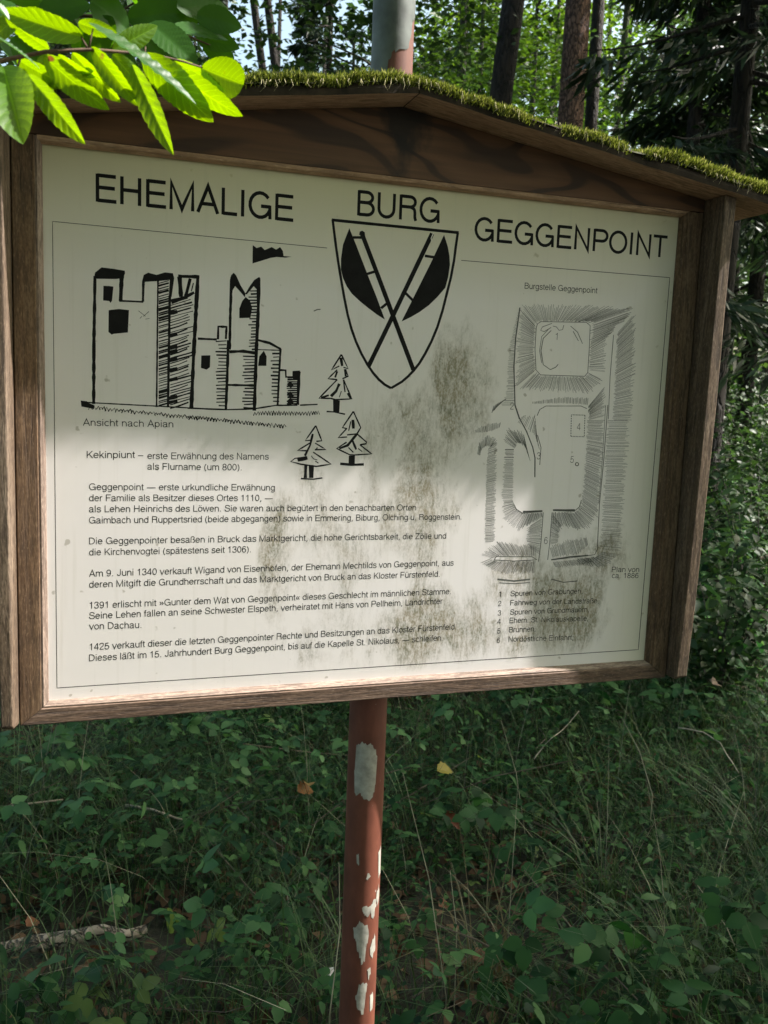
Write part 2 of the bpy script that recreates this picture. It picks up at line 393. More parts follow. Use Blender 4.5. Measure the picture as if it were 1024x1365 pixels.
_mk = np.random.default_rng(5).uniform(-1, 1, (14, 4))
def lumps(x, y, f):                         # cheap smooth noise, about -1..1
    return sum(np.sin(f * (1 + .35 * k[0]) * (x * math.cos(3 * k[1]) + y * math.sin(3 * k[1])) + 9 * k[2]) for k in _mk) / 4.2
def moss_height(x, y):
    h = 0.0085 + 0.0035 * lumps(x, y, 42) + 0.0030 * lumps(x + 3, y, 110) + 0.0035 * np.clip((0.60 - x) / .25, 0, 1) + 0.008 * np.clip((x - 0.76) / .25, 0, 1) - 0.006 * np.exp(-((x - 0.655) / .10) ** 2)
    return np.clip(h, 0.0012, .03)
for sgn, rb in zip((-1, 1), roofs):
    # cushion under the blades
    xs = 0.5 + sgn * np.linspace(0.001, 0.64, 60); ys = np.linspace(YF - 0.003, YB, 12)
    v = []; f = []
    for i, x in enumerate(xs):
        for j, y in enumerate(ys):
            h = moss_height(x, y) * (0.25 if j == 0 else 1.0)
            v.append((x, y + 0.002 * math.sin(70 * x) * (j == 0), roof_z(x) + TH + h - (0.004 if j == 0 else 0)))
    for i in range(len(xs) - 1):
        for j in range(len(ys) - 1):
            a = i * len(ys) + j; q = (a, a + len(ys), a + len(ys) + 1, a + 1); f.append(q if sgn > 0 else q[::-1])
    mc = mesh_obj('moss_cushion', v, f, MOSS_BASE, rb, True)
    # blades
    n = 52000
    x = 0.5 + sgn * RNG.uniform(0.0, 0.645, n); u = RNG.random(n)
    y = YF - 0.004 + np.where(RNG.random(n) < .6, 0.03 * u, (YB - YF) * u)
    front = np.clip(1 - (y - YF) / 0.02, 0, 1.2)
    z = 0.8755 - 0.146 * np.abs(x - 0.5) + TH + moss_height(x, y) * RNG.uniform(.55, 1.05, n) - front * RNG.uniform(0, 0.013, n)
    th = RNG.uniform(0, 2 * np.pi, n); tilt = RNG.uniform(0.1, 0.9, n)
    d = np.stack([np.cos(th) * tilt, np.sin(th) * tilt - 0.7 * front, np.ones(n)], 1); d /= np.linalg.norm(d, axis=1)[:, None]
    ln = RNG.uniform(0.003, 0.0085, n)[:, None]
    w = np.cross(d, RNG.normal(size=(n, 3))); w /= np.linalg.norm(w, axis=1)[:, None]
    p = np.stack([x, y, z], 1); wd = RNG.uniform(0.0005, 0.0011, n)[:, None]
    keep = lumps(x + 3, y, 110) + .8 * lumps(x, y, 42) + RNG.normal(0, .35, n) > -1.05 + .55 * np.exp(-((x - 0.655) / .10) ** 2)
    p, d, ln, w, wd = p[keep], d[keep], ln[keep], w[keep], wd[keep]; n = len(p)
    V = np.stack([p - w * wd, p + w * wd, p + d * ln], 1).reshape(-1, 3)
    mo = mesh_obj('moss', V, np.arange(3 * n).reshape(-1, 3), MOSS, rb); mo['kind'] = 'stuff'
    # pale strands hanging over the front edge
    b = MB()
    for k in range(46):
        xx = 0.5 + sgn * random.uniform(0.0, 0.62); z1 = roof_z(xx) + TH + 0.004; L_ = random.uniform(0.006, 0.018)
        b.tube([(xx, YF - 0.005, z1), (xx + random.uniform(-.003, .003), YF - 0.008, z1 - L_ * .6), (xx + random.uniform(-.005, .005), YF - 0.006, z1 - L_)], [0.0007, 0.0005, 0.0002], 4)
    b.build('moss_strands', MOSS_DRY, rb)['kind'] = 'stuff'

# pole behind the board
PX, PY, PR = 0.5005, 0.050, 0.0315
b = MB(); b.tube([(PX, PY, z) for z in np.linspace(-Z0 - 0.3, 1.25, 24)], [PR] * 24, 40)
pole = b.build('pole', POLE, board, True)
def patch(pts, mat, eps=0.0006, name='bare_patch', jag=0.0034):
    """flaked area: outline of (angle deg, z) wrapped round the pole; angle 0 faces the path (-y), + to the right"""
    # resample the outline with a ragged edge, then fan it in narrow vertical strips so that it follows the curve
    out = []
    for i in range(len(pts)):
        a = np.array(pts[i], float); c = np.array(pts[(i + 1) % len(pts)], float)
        k = max(2, int(np.hypot((c[0] - a[0]) * PR * .0174, c[1] - a[1]) / 0.0022))
        for t in np.linspace(0, 1, k, endpoint=False):
            q = a + (c - a) * t; out.append((q[0] + random.uniform(-1, 1) * jag / PR * 57.3 * .6, q[1] + random.uniform(-1, 1) * jag))
    a0 = min(p[0] for p in out); a1 = max(p[0] for p in out); v = []; f = []
    cols = max(6, int((a1 - a0) / 1.4))
    def spans(ang):
        zs = []
        for i in range(len(out)):
            p, q = out[i], out[(i + 1) % len(out)]
            if (p[0] - ang) * (q[0] - ang) < 0: zs.append(p[1] + (q[1] - p[1]) * (ang - p[0]) / (q[0] - p[0]))
        return (min(zs), max(zs)) if len(zs) > 1 else None
    prev = None
    for ang in np.linspace(a0 + .05, a1 - .05, cols):
        s = spans(ang)
        if s is None: prev = None; continue
        th = rad(ang); cx, cy = PX + (PR + eps) * math.sin(th), PY - (PR + eps) * math.cos(th)
        i = len(v); v += [(cx, cy, s[0]), (cx, cy, s[1])]
        if prev is not None: f.append((prev, i, i + 1, prev + 1))
        prev = i
    return mesh_obj(name, v, f, mat, pole, True)
def pole_z(py): return at_y(490, py, PY - PR)[2] - Z0
def zz(*pairs): return [(a, pole_z(y)) for a, y in pairs]
VIEW = -17.0                                # the pole's face turned to the camera (degrees)
patch(zz((-48, 995), (-30, 990), (-10, 992), (8, 998), (14, 1010), (12, 1050), (2, 1066), (-22, 1066), (-30, 1058), (-48, 1062), (-52, 1035)), ZINC)
patch(zz((-38, 1238), (-20, 1228), (6, 1234), (12, 1245), (0, 1262), (2, 1280), (-8, 1284), (-20, 1268), (-34, 1250)), ZINC)
patch(zz((-12, 1210), (0, 1206), (12, 1210), (8, 1222), (-8, 1220)), ZINC)
patch(zz((14, 1206), (30, 1200), (36, 1212), (26, 1226), (16, 1222)), ZINC)
patch(zz((36, 1196), (50, 1186), (54, 1210), (44, 1214)), ZINC)
patch(zz((20, 1262), (34, 1248), (40, 1270), (28, 1280), (20, 1276)), ZINC)
patch(zz((40, 1140), (52, 1136), (56, 1172), (46, 1176)), ZINC)
patch(zz((-20, 1316), (-4, 1308), (10, 1312), (6, 1330), (0, 1350), (-14, 1344), (-24, 1332)), ZINC)
patch(zz((12, 1292), (20, 1290), (22, 1302), (16, 1306)), ZINC)
patch(zz((26, 1330), (36, 1326), (40, 1350), (30, 1352)), ZINC)
patch(zz((-6, 1168), (4, 1163), (6, 1170), (-2, 1174)), ZINC)
patch(zz((-36, 1140), (-33, 1138), (-31, 1152), (-35, 1154)), ZINC)
patch(zz((-112, -60), (76, -60), (76, 4), (44, 12), (36, 38), (28, 57), (8, 60), (-18, 62), (-26, 72), (-30, 84), (-38, 118), (-112, 118)), ZINC_TOP, 0.0008)

# ------------------------------------------------------------------ print on the panel
class Art:
    def __init__(s): s.v = []; s.f = []; s.k = 0
    def lift(s): s.k += 1; return -0.00010 - 0.0000012 * (s.k % 90)
    def poly(s, pts):
        q = [pan(*p) for p in pts]; y = s.lift()
        tri = geometry.tessellate_polygon([[Vector((a, b_, 0)) for a, b_ in q]])
        i = len(s.v); s.v += [(a, y, b_ - Z0) for a, b_ in q]; s.f += [(i + t[0], i + t[1], i + t[2]) for t in tri]
    def stroke(s, pts, w, jit=0.12, taper=False):
        """ribbon w photo pixels wide through photo-pixel points, slightly uneven like a brush line"""
        P = [np.array(p, float) for p in pts]; Q = []
        for a, c in zip(P[:-1], P[1:]):
            k = max(1, int(np.hypot(*(c - a)) / 5))
            Q += [a + (c - a) * t for t in np.linspace(0, 1, k, endpoint=False)]
        Q.append(P[-1]); m = len(Q); y = s.lift(); i0 = len(s.v)
        for i, q in enumerate(Q):
            t = Q[min(i + 1, m - 1)] - Q[max(i - 1, 0)]; t /= (np.hypot(*t) + 1e-9); nrm = np.array([-t[1], t[0]])
            ww = w * .5 * (1 + random.uniform(-jit, jit)) * ((1 - .75 * i / (m - 1)) if taper and m > 1 else 1)
            for sg in (1, -1):
                x, z = pan(*(q + sg * nrm * ww)); s.v.append((x, y, z - Z0))
        s.f += [(i0 + 2 * i, i0 + 2 * i + 1, i0 + 2 * i + 3, i0 + 2 * i + 2) for i in range(m - 1)]
    def build(s, name, mat): return mesh_obj(name, s.v, s.f, mat, panel)

# grotesque lettering drawn as centre lines, cap height 100
def arc(cx, cy, rx, ry, a0, a1, n=None):
    n = n or max(4, int(abs(a1 - a0) / 18)); return [(cx + rx * math.cos(rad(t)), cy + ry * math.sin(rad(t))) for t in np.linspace(a0, a1, n + 1)]
def el(cx, cy, rx, ry): return arc(cx, cy, rx, ry, 0, 360, 22)
def sm(*p):
    p = [np.array(q, float) for q in p]; p = [2 * p[0] - p[1]] + p + [2 * p[-1] - p[-2]]; o = []
    for i in range(1, len(p) - 2):
        for t in np.linspace(0, 1, 4, endpoint=False):
            o.append(.5 * (2 * p[i] + (p[i + 1] - p[i - 1]) * t + (2 * p[i - 1] - 5 * p[i] + 4 * p[i + 1] - p[i + 2]) * t * t + (3 * p[i] - p[i - 1] - 3 * p[i + 1] + p[i + 2]) * t ** 3))
    return o + [p[-2]]
ARCH = [(13, 36)] + arc(38.5, 42, 25.5, 27, 180, 0) + [(64, 0)]
BOWL_L, BOWL_R = el(37, 36.5, 27, 32), el(40, 36.5, 27, 32)
def dot(x, y): return [(x, y - 6), (x, y + 6)]
def stem(x, a=0, b=100): return [(x, a), (x, b)]
GL = {
 'A': (93, [(6, 0), (46.5, 99), (87, 0)], [(20, 33), (73, 33)]), 'B': (93, stem(16), [(16, 94.5), (52, 94.5)] + arc(52, 74, 26, 20.5, 90, -90) + [(16, 53.5)], [(16, 53.5), (54, 53.5)] + arc(54, 29.5, 29, 24, 90, -90) + [(16, 5.5)]),
 'C': (100, arc(52, 50, 43, 46, 38, 322)), 'D': (100, stem(16), [(16, 94.5), (46, 94.5)] + arc(46, 50, 43, 44.5, 90, -90) + [(16, 5.5)]),
 'E': (93, stem(16), [(16, 94.5), (86, 94.5)], [(16, 52), (82, 52)], [(16, 5.5), (88, 5.5)]), 'F': (85, stem(16), [(16, 94.5), (80, 94.5)], [(16, 50), (72, 50)]),
 'G': (108, arc(54, 50, 43, 46, 38, 338), [(57, 46.5), (96.5, 46.5)], [(94, 52), (96, 0)]), 'H': (100, stem(16), stem(84), [(16, 52), (84, 52)]), 'I': (39, stem(19.5)),
 'J': (70, [(54, 100), (54, 28)] + arc(32, 28, 22, 23, 0, -180)), 'K': (93, stem(16), [(84, 100), (17, 34)], [(40, 57), (88, 0)]), 'L': (77, stem(16), [(16, 5.5), (74, 5.5)]),
 'M': (116, [(15, 0), (15, 99), (58, 4), (101, 99), (101, 0)]), 'N': (100, [(16, 0), (16, 99), (84, 1), (84, 100)]), 'O': (108, el(54, 50, 44, 46)),
 'P': (93, stem(16), [(16, 94.5), (58, 94.5)] + arc(58, 71, 27, 23.5, 90, -90) + [(16, 47.5)]), 'R': (100, stem(16), [(16, 94.5), (60, 94.5)] + arc(60, 74, 24, 20.5, 90, -90) + [(16, 53.5)], sm((62, 53.5), (78, 47), (83, 34), (84, 14), (89, 0))),
 'S': (93, sm((80, 70), (76, 86), (62, 94), (46, 95.5), (26, 92), (16, 76), (22, 62), (44, 54), (66, 48), (82, 38), (82, 20), (68, 7), (46, 4.5), (24, 8), (12, 22), (11, 33))),
 'T': (85, stem(42.5), [(3, 94.5), (82, 94.5)]), 'U': (100, [(15, 100)] + arc(50, 37, 35, 32.5, 180, 360) + [(85, 100)]), 'V': (93, [(5, 100), (46.5, 2), (88, 100)]), 'W': (131, [(6, 100), (36, 2), (65.5, 98), (95, 2), (125, 100)]),
 'Z': (85, [(8, 94.5), (76, 94.5), (8, 5.5), (78, 5.5)]),
 'a': (77, sm((12, 52), (16, 64), (30, 69), (44, 69), (57, 62), (59, 48), (59, 16), (62, 5), (70, 4)), sm((58, 43), (36, 38), (17, 33), (10, 20), (17, 7), (33, 3.5), (48, 9), (58, 24))),
 'b': (77, stem(13), BOWL_R), 'c': (70, arc(38, 36.5, 28, 32.5, 42, 318)), 'd': (77, stem(64), BOWL_L), 'e': (77, [(10, 39), (67, 39)] + arc(38.5, 36.5, 28.5, 32.5, 8, 325)[0:]),
 'f': (39, [(18, 0), (18, 78)] + sm((18, 78), (22, 92), (37, 95)), [(2, 67.5), (36, 67.5)]), 'g': (77, BOWL_L, [(64, 73), (64, -6)] + arc(37, -6, 27, 18, 0, -150)), 'h': (77, stem(13), ARCH), 'i': (31, stem(15.5, 0, 73), dot(15.5, 94)),
 'j': (31, [(15.5, 73), (15.5, -18), (4, -24)], dot(15.5, 94)), 'k': (70, stem(13), [(60, 73), (14, 28)], [(30, 44), (65, 0)]), 'l': (31, stem(15.5)),
 'm': (116, stem(12, 0, 73), [(12, 36)] + arc(35, 45, 23, 24, 180, 0) + [(58, 0)], [(58, 36)] + arc(81, 45, 23, 24, 180, 0) + [(104, 0)]), 'n': (77, stem(13, 0, 73), ARCH), 'o': (77, el(38.5, 36.5, 29, 32.5)),
 'p': (77, stem(13, -27, 73), BOWL_R), 'q': (77, stem(64, -27, 73), BOWL_L), 'r': (46, stem(13, 0, 73), sm((13, 38), (18, 58), (30, 67), (44, 67))),
 's': (70, sm((60, 54), (54, 65), (36, 69), (20, 66), (13, 55), (19, 44), (36, 39), (54, 33), (61, 20), (53, 7), (35, 3.5), (17, 7), (9, 20))), 't': (39, [(18, 92), (18, 18)] + sm((18, 18), (22, 7), (36, 5)), [(2, 67.5), (36, 67.5)]),
 'u': (77, [(13, 73)] + arc(38.5, 31, 25.5, 27, 180, 360) + [(64, 37)], stem(64, 0, 73)), 'v': (70, [(4, 73), (35, 2), (66, 73)]), 'w': (100, [(4, 73), (27, 2), (50, 71), (73, 2), (96, 73)]), 'x': (70, [(6, 73), (64, 0)], [(64, 73), (6, 0)]),
 'y': (70, [(66, 73), (35, -12), (24, -23), (10, -22)], [(4, 73), (36, 4)]), 'z': (70, [(6, 67.5), (62, 67.5), (6, 5.5), (64, 5.5)]),
 'ß': (77, [(13, 0), (13, 72)] + arc(37, 72, 24, 23, 180, 0) + sm((61, 72), (58, 60), (44, 53), (62, 44), (69, 26), (60, 8), (38, 5))),
 '0': (77, el(38.5, 49, 28, 45)), '1': (77, sm((16, 76), (32, 80), (43, 98)), stem(43, 0, 98)), '2': (77, sm((10, 66), (14, 86), (36, 94), (58, 88), (64, 70), (54, 52), (30, 34), (12, 8)), [(8, 5.5), (67, 5.5)]),
 '3': (77, sm((12, 72), (18, 88), (37, 94), (58, 88), (61, 70), (51, 55), (34, 52)), sm((34, 52), (56, 48), (66, 29), (58, 10), (38, 4), (18, 8), (9, 26))), '4': (77, stem(53, 0, 98), [(52, 97), (8, 32)], [(4, 27), (71, 27)]),
 '5': (77, [(62, 91), (21, 91), (14, 46)] + sm((14, 46), (34, 58), (56, 52), (66, 32), (57, 10), (36, 4), (16, 9), (8, 24))), '6': (77, sm((62, 78), (54, 91), (38, 94), (20, 82), (11, 54), (12, 30)), el(39, 32, 27, 28)),
 '7': (77, [(8, 91), (68, 91), (44, 50), (28, 0)]), '8': (77, el(38.5, 72, 23, 22), el(38.5, 27, 28, 23)), '9': (77, el(38, 65, 27, 28), sm((65, 66), (63, 32), (50, 9), (32, 4), (14, 18))),
 '.': (39, dot(19, 6)), ',': (39, [(21, 12), (20, -2), (12, -16)]), ';': (39, [(21, 12), (20, -2), (12, -16)], dot(19, 64)), ':': (39, dot(19, 6), dot(19, 64)), '—': (139, [(6, 36), (133, 36)]), '-': (46, [(6, 36), (40, 36)]),
 '(': (46, arc(62, 38, 48, 66, 125, 235)), ')': (46, arc(-16, 38, 48, 66, 55, -55)), '»': (77, [(12, 60), (34, 36), (12, 12)], [(42, 60), (64, 36), (42, 12)]), '«': (77, [(34, 60), (12, 36), (34, 12)], [(64, 60), (42, 36), (64, 12)]), ' ': (39,),
}
for u_, b_ in (('ä', 'a'), ('ö', 'o'), ('ü', 'u')): GL[u_] = GL[b_] + (dot(26, 92), dot(51, 92))
def ribbon(pts, w):
    """constant-width band with mitred corners"""
    P = [np.array(p, float) for p in pts]; P = [p for i, p in enumerate(P) if i == 0 or np.hypot(*(p - P[i - 1])) > 1e-6]; closed = np.hypot(*(P[0] - P[-1])) < 1e-3
    if closed: P = P[:-1]
    m = len(P); v = []
    for i in range(m):
        a = P[i] - P[i - 1] if (i > 0 or closed) else P[1] - P[0]; c = P[(i + 1) % m] - P[i] if (i < m - 1 or closed) else P[-1] - P[-2]
        a = a / np.hypot(*a); c = c / np.hypot(*c); na, nc = np.array([-a[1], a[0]]), np.array([-c[1], c[0]]); b = na + nc; L2 = b @ b
        b = b * (2 / L2) if L2 > .25 else b * 8
        lim = np.hypot(*b); b = b if lim < 2.6 else b * 2.6 / lim
        v += [P[i] + b * w * .5, P[i] - b * w * .5]
    f = [(2 * i, 2 * i + 1, 2 * i + 3, 2 * i + 2) for i in range(m - 1)]
    if closed: f.append((2 * m - 2, 2 * m - 1, 1, 0))
    return v, f
GMESH = {}
def text(art, body, x0, y0, x1, y1, cap, weight=10.5):
    """one line of lettering between two baseline points in photo pixels, cap height in photo pixels at its left end"""
    V = []; F = []; Ls = []; pen = 0.0
    for ch in body:
        if (ch, weight) not in GMESH: GMESH[(ch, weight)] = [ribbon(q, weight) for q in GL[ch][1:]]
        for k, (v, f) in enumerate(GMESH[(ch, weight)]):
            i = len(V); V += [(p[0] + pen, p[1]) for p in v]; F += [tuple(i + q for q in t) for t in f]; Ls += [k * .000002] * len(v)
        pen += GL[ch][0]
    xa, za = pan(x0, y0); xb, zb = pan(x1, y1); xc, zc = pan(x0, y0 - cap)
    v0 = min(p[0] for p in V); v1 = max(p[0] for p in V); sx = (xb - xa) / (v1 - v0); sz = (zc - za) / 100; i = len(art.v); y = art.lift()
    for p, l_ in zip(V, Ls):
        u = (p[0] - v0) * sx; art.v.append((xa + u, y - l_, za + (zb - za) * u / (xb - xa) + p[1] * sz - Z0))
    art.f += [tuple(i + k for k in q) for q in F]

for ln in (('EHEMALIGE', 127.6, 268.5, 391, 295.5, 37.5), ('BURG', 476, 287, 586, 297.5, 34), ('GEGGENPOINT', 632, 320, 888, 343.5, 31.5)):
    A = Art(); text(A, *ln, 13.6); A.build('title_word', INK)
A = Art()
for ln in [
    ('Ansicht nach Apian', 110.5, 567.3, 231, 569.6, 9.2),
    ('Kekinpiunt', 115.7, 610.6, 179.9, 610.6, 9.5), ('—', 184, 610.6, 191, 610.7, 9),
    ('erste Erwähnung des Namens', 196.6, 611.8, 358.3, 612.7, 9),
    ('als Flurname (um 800).', 196.6, 626, 322, 627, 9),
    ('Geggenpoint — erste urkundliche Erwähnung', 118.8, 653.2, 366.4, 653.9, 9),
    ('der Familie als Besitzer dieses Ortes 1110, —', 118.8, 668, 363.4, 667.8, 9),
    ('als Lehen Heinrichs des Löwen. Sie waren auch begütert in den benachbarten Orten', 118.8, 682.8, 554.7, 680.3, 9),
    ('Gaimbach und Ruppertsried (beide abgegangen) sowie in Emmering, Biburg, Olching u. Roggenstein.', 118.8, 697.8, 615, 692.5, 9),
    ('Die Geggenpointer besaßen in Bruck das Marktgericht, die hohe Gerichtsbarkeit, die Zölle und', 118.8, 725.6, 594.7, 718, 9),
    ('die Kirchenvogtei (spätestens seit 1306).', 118.8, 740.4, 334.3, 736.2, 9),
    ('Am 9. Juni 1340 verkauft Wigand von Eisenhofen, der Ehemann Mechtilds von Geggenpoint, aus', 118.8, 768.9, 604.7, 753.8, 9),
    ('deren Mitgift die Grundherrschaft und das Marktgericht von Bruck an das Kloster Fürstenfeld.', 118.8, 783.4, 586, 768.8, 9),
    ('1391 erlischt mit »Gunter dem Wat von Geggenpoint« dieses Geschlecht im männlichen Stamme.', 119.7, 811.3, 601, 791.9, 9),
    ('Seine Lehen fallen an seine Schwester Elspeth, verheiratet mit Hans von Pellheim, Landrichter', 118.8, 825.2, 590, 805, 9),
    ('von Dachau.', 118.8, 839.2, 188.4, 837, 9),
    ('1425 verkauft dieser die letzten Geggenpointer Rechte und Besitzungen an das Kloster Fürstenfeld.', 119.7, 866.7, 608, 839, 9),
    ('Dieses läßt im 15. Jahrhundert Burg Geggenpoint, bis auf die Kapelle St. Nikolaus, — schleifen.', 118.8, 881.5, 590, 853.8, 9),
    ('Burgstelle Geggenpoint', 699.4, 384.6, 796.3, 391, 8), ('Plan von', 815.6, 762.5, 852, 762.5, 7), ('ca. 1886', 815.6, 770.6, 851, 770.6, 7),
    ('1', 665, 795.5, 668, 795.3, 7), ('2', 664, 808, 668, 807.8, 7), ('3', 663.5, 820.5, 668, 820.3, 7), ('4', 663, 832, 667.5, 831.8, 7), ('5', 662.7, 844.5, 667, 844.3, 7), ('6', 662.3, 857, 666.5, 856.8, 7),
    ('Spuren von Grabungen,', 680.6, 794.7, 776.5, 791, 7.2), ('Fahrweg von der Landstraße,', 680.3, 807, 798, 804, 7.2), ('Spuren von Grundmauern,', 680, 819.5, 785, 815.6, 7.2),
    ('Ehem. St. Nikolauskapelle,', 679.4, 830.6, 784, 827.5, 7.2), ('Brunnen,', 678.7, 843, 714, 841.5, 7.2), ('Nordöstliche Einfahrt;', 678, 855.6, 764, 853, 7.2)]:
    text(A, *ln, 11.0)
A.build('text_lettering', INK)
A = Art()                                    # thin printed border line, broken by the shield
for l_ in ([(436, 330.5), (70, 295), (76, 917), (851, 866), (893, 370), (615, 347)],): A.stroke(l_, 0.8, 0.05)
A.build('border_line', INK)

A = Art(); sc = 3.593
def S(*p): return [(380 + x / sc, 280 + y / sc) for x, y in p]
left = [(228, 45), (245, 180), (257, 262), (270, 340), (284, 420), (300, 500), (318, 568), (340, 630), (366, 688), (395, 740), (422, 780), (450, 812), (478, 836), (508, 853)]
right = [(828, 107), (818, 176), (810, 240), (794, 325), (775, 400), (755, 480), (730, 560), (702, 628), (670, 690), (644, 733), (615, 770), (588, 798), (560, 822), (508, 853)]
A.stroke(S(*left), 3.4, 0.04); A.stroke(S(*right), 3.4, 0.04); A.stroke(S((224, 47), (832, 108)), 4.0, 0.04)
A.poly(S((308, 86), (340, 165), (400, 320), (440, 420), (478, 524), (440, 500), (400, 470), (360, 438), (320, 400), (296, 366), (278, 326), (268, 285), (268, 235), (278, 165)))
A.stroke(S((368, 112), (440, 300), (615, 765)), 5.8, 0.03); A.poly(S((355, 118), (358, 103), (370, 98), (382, 106), (384, 124)))
A.stroke(S((325, 131), (372, 131)), 3.6, 0.03); A.stroke(S((392, 306), (432, 294)), 3.6, 0.03); A.stroke(S((460, 470), (492, 444)), 3.6, 0.03)
A.poly(S((762, 118), (700, 250), (610, 430), (558, 534), (604, 512), (645, 488), (690, 455), (730, 416), (768, 372), (782, 320), (790, 262), (788, 220), (780, 175)))
A.stroke(S((705, 112), (520, 500), (400, 748)), 5.8, 0.03)
A.stroke(S((670, 219), (716, 226)), 3.6, 0.03); A.stroke(S((578, 398), (612, 432)), 3.6, 0.03)
A.build('shield_emblem', INK)
A = Art(); A.stroke(S((712, 108), (700, 135), (703, 150)), 1.2); A.v = [(x, y - 0.00015, z) for x, y, z in A.v]; A.build('axe_shaft_notch', WHITE_INK)  # white notch printed at the top of the right axe shaft

A = Art(); k4 = 1024 / 190; k5 = 1024 / 200
def c4(*p): return [(90 + x / k4, 340 + y / k4) for x, y in p]
def c5(*p): return [(250 + x / k5, 340 + y / k5) for x, y in p]
def ink(pts, w, k, fn): A.stroke(fn(*pts), w / k, 0.2)
i4 = lambda pts, w: ink(pts, w, k4, c4)
i5 = lambda pts, w: ink(pts, w, k5, c5)
i4([(197, 150), (194, 400), (190, 600), (188, 1070)], 24)
A.poly(c4((190, 168), (198, 125), (245, 88), (330, 98), (412, 112), (414, 130), (400, 165), (350, 172), (215, 170)))
i4([(390, 130), (382, 330)], 30); i4([(372, 328), (545, 336)], 15); i4([(542, 335), (546, 180)], 18)
A.poly(c4((535, 192), (548, 142), (580, 126), (640, 142), (700, 124), (757, 130), (767, 165), (748, 300), (728, 300), (735, 178), (660, 186), (560, 192)))
i4([(650, 185), (640, 1092)], 12); i4([(735, 290), (722, 1092)], 18)
i4([(805, 155), (816, 300)], 30); i4([(795, 152), (948, 156)], 26); i4([(937, 150), (907, 700), (890, 1098)], 27); i4([(882, 168), (850, 295)], 24); i4([(745, 335), (862, 300)], 30)
i4([(905, 200), (890, 260)], 8); i4([(850, 300), (910, 268)], 22)
for y in np.arange(190, 1085, 18.0):
    j = random.uniform(-5, 5); i4([(655, y + 14 + j), (690, y + 4 + j), (728, y - 6 + j)], random.choice([6, 8, 12, 15]))
for y in np.arange(345, 1095, 21.0):
    j = random.uniform(-5, 5); i4([(738, y + 18 + j), (800, y + j), (random.uniform(860, 905), y - 26 + j)], random.choice([6, 7, 8, 11]))
for y in (420, 580, 670, 700, 760, 830, 900, 1030, 1060): i4([(725, y), (790, y - 14)], 26)
A.poly(c4((258, 220), (300, 222), (330, 226), (320, 328), (308, 344), (300, 330), (256, 326)))
A.poly(c4((296, 395), (370, 387), (442, 395), (434, 556), (330, 566), (318, 572), (294, 552)))
i4([(100, 1056), (200, 1062), (640, 1085), (1024, 1106)], 9)
A.poly(c4((95, 1045), (140, 1050), (150, 1062), (195, 1080), (190, 1105), (100, 1088)))
x = 150.0
while x < 1020:
    y = 1085 + (x - 150) * 0.1; i4([(x, y + random.uniform(8, 28)), (x + 14, y - random.uniform(-4, 8)), (x + 26, y + random.uniform(10, 28))], random.uniform(4, 10)); x += random.uniform(16, 30)
x = 0.0
while x < 660:
    y = 1095 + x * 0.1; i5([(x, y + random.uniform(14, 28)), (x + 12, y - random.uniform(-4, 6)), (x + 24, y + random.uniform(12, 26))], random.uniform(4, 10)); x += random.uniform(15, 27)
i5([(70, 570), (200, 576)], 15); i5([(208, 575), (210, 488), (266, 490), (262, 572)], 15); i5([(278, 580), (272, 800), (262, 1050)], 19)
for y in np.arange(590, 1045, 23.0): i5([(random.uniform(188, 215), y), (266, y + random.uniform(-6, 3))], random.uniform(6, 11))
A.poly(c5((94, 685), (156, 684), (153, 765), (130, 782), (92, 770)))
i5([(302, 150), (292, 400), (288, 645)], 18)
A.poly(c5((289, 170), (298, 138), (315, 120), (332, 138), (362, 205), (396, 262), (392, 288), (362, 252), (325, 212), (308, 240), (300, 310), (286, 300)))
A.poly(c5((393, 266), (425, 212), (455, 170), (490, 148), (497, 160), (496, 215), (478, 240), (452, 212), (405, 268)))
i5([(487, 160), (482, 400), (470, 640), (456, 1062)], 23)
for y in np.arange(245, 645, 21.0): i5([(random.uniform(415, 440), y), (480, y + random.uniform(-5, 3))], random.uniform(6, 12))
for y in np.arange(690, 1045, 22.0): i5([(random.uniform(372, 395), y), (458, y + random.uniform(-5, 3))], random.uniform(6, 11))
A.poly(c5((354, 430), (354, 365), (374, 312), (397, 286), (426, 310), (441, 362), (430, 428)))
i5([(285, 660), (380, 656), (460, 668)], 20); i5([(275, 886), (460, 890)], 16)
i5([(480, 580), (560, 600), (637, 642)], 17); i5([(480, 645), (637, 650)], 7); i5([(635, 640), (625, 820), (615, 1022)], 14)
for y in np.arange(672, 1012, 25.0): i5([(random.uniform(565, 585), y), (626, y + random.uniform(-4, 3))], random.uniform(7, 13))
A.poly(c5((482, 756), (490, 692), (521, 652), (540, 692), (538, 756)))
i5([(630, 785), (670, 786), (672, 832), (720, 832), (722, 798), (768, 796)], 15); i5([(762, 796), (752, 1022)], 20); i5([(740, 790), (740, 850)], 36)
for y in np.arange(835, 1025, 15.0): i5([(random.uniform(675, 692), y), (752, y + random.uniform(-3, 3))], random.uniform(6, 13))
for y in (870, 940, 985): i5([(690, y), (715, y + 30)], 34)
i5([(0, 1045), (270, 1055), (450, 1050), (600, 1026), (750, 1024)], 10); i5([(768, 1024), (888, 1019)], 10)
x = 450.0
while x < 895:
    i5([(x, random.uniform(1086, 1098)), (x + 10, random.uniform(1062, 1072)), (x + 20, random.uniform(1084, 1098))], random.uniform(4, 9)); x += random.uniform(14, 22)
k3 = 1024 / 340
A.poly([(80 + x / k3, 300 + y / k3) for x, y in ((774, 80), (790, 92), (808, 86), (822, 100), (836, 94), (850, 88), (868, 98), (884, 88), (895, 104), (898, 124), (930, 127), (905, 131), (870, 128), (845, 132), (800, 146), (773, 154))])
A.build('castle_drawing', INK)
A = Art()
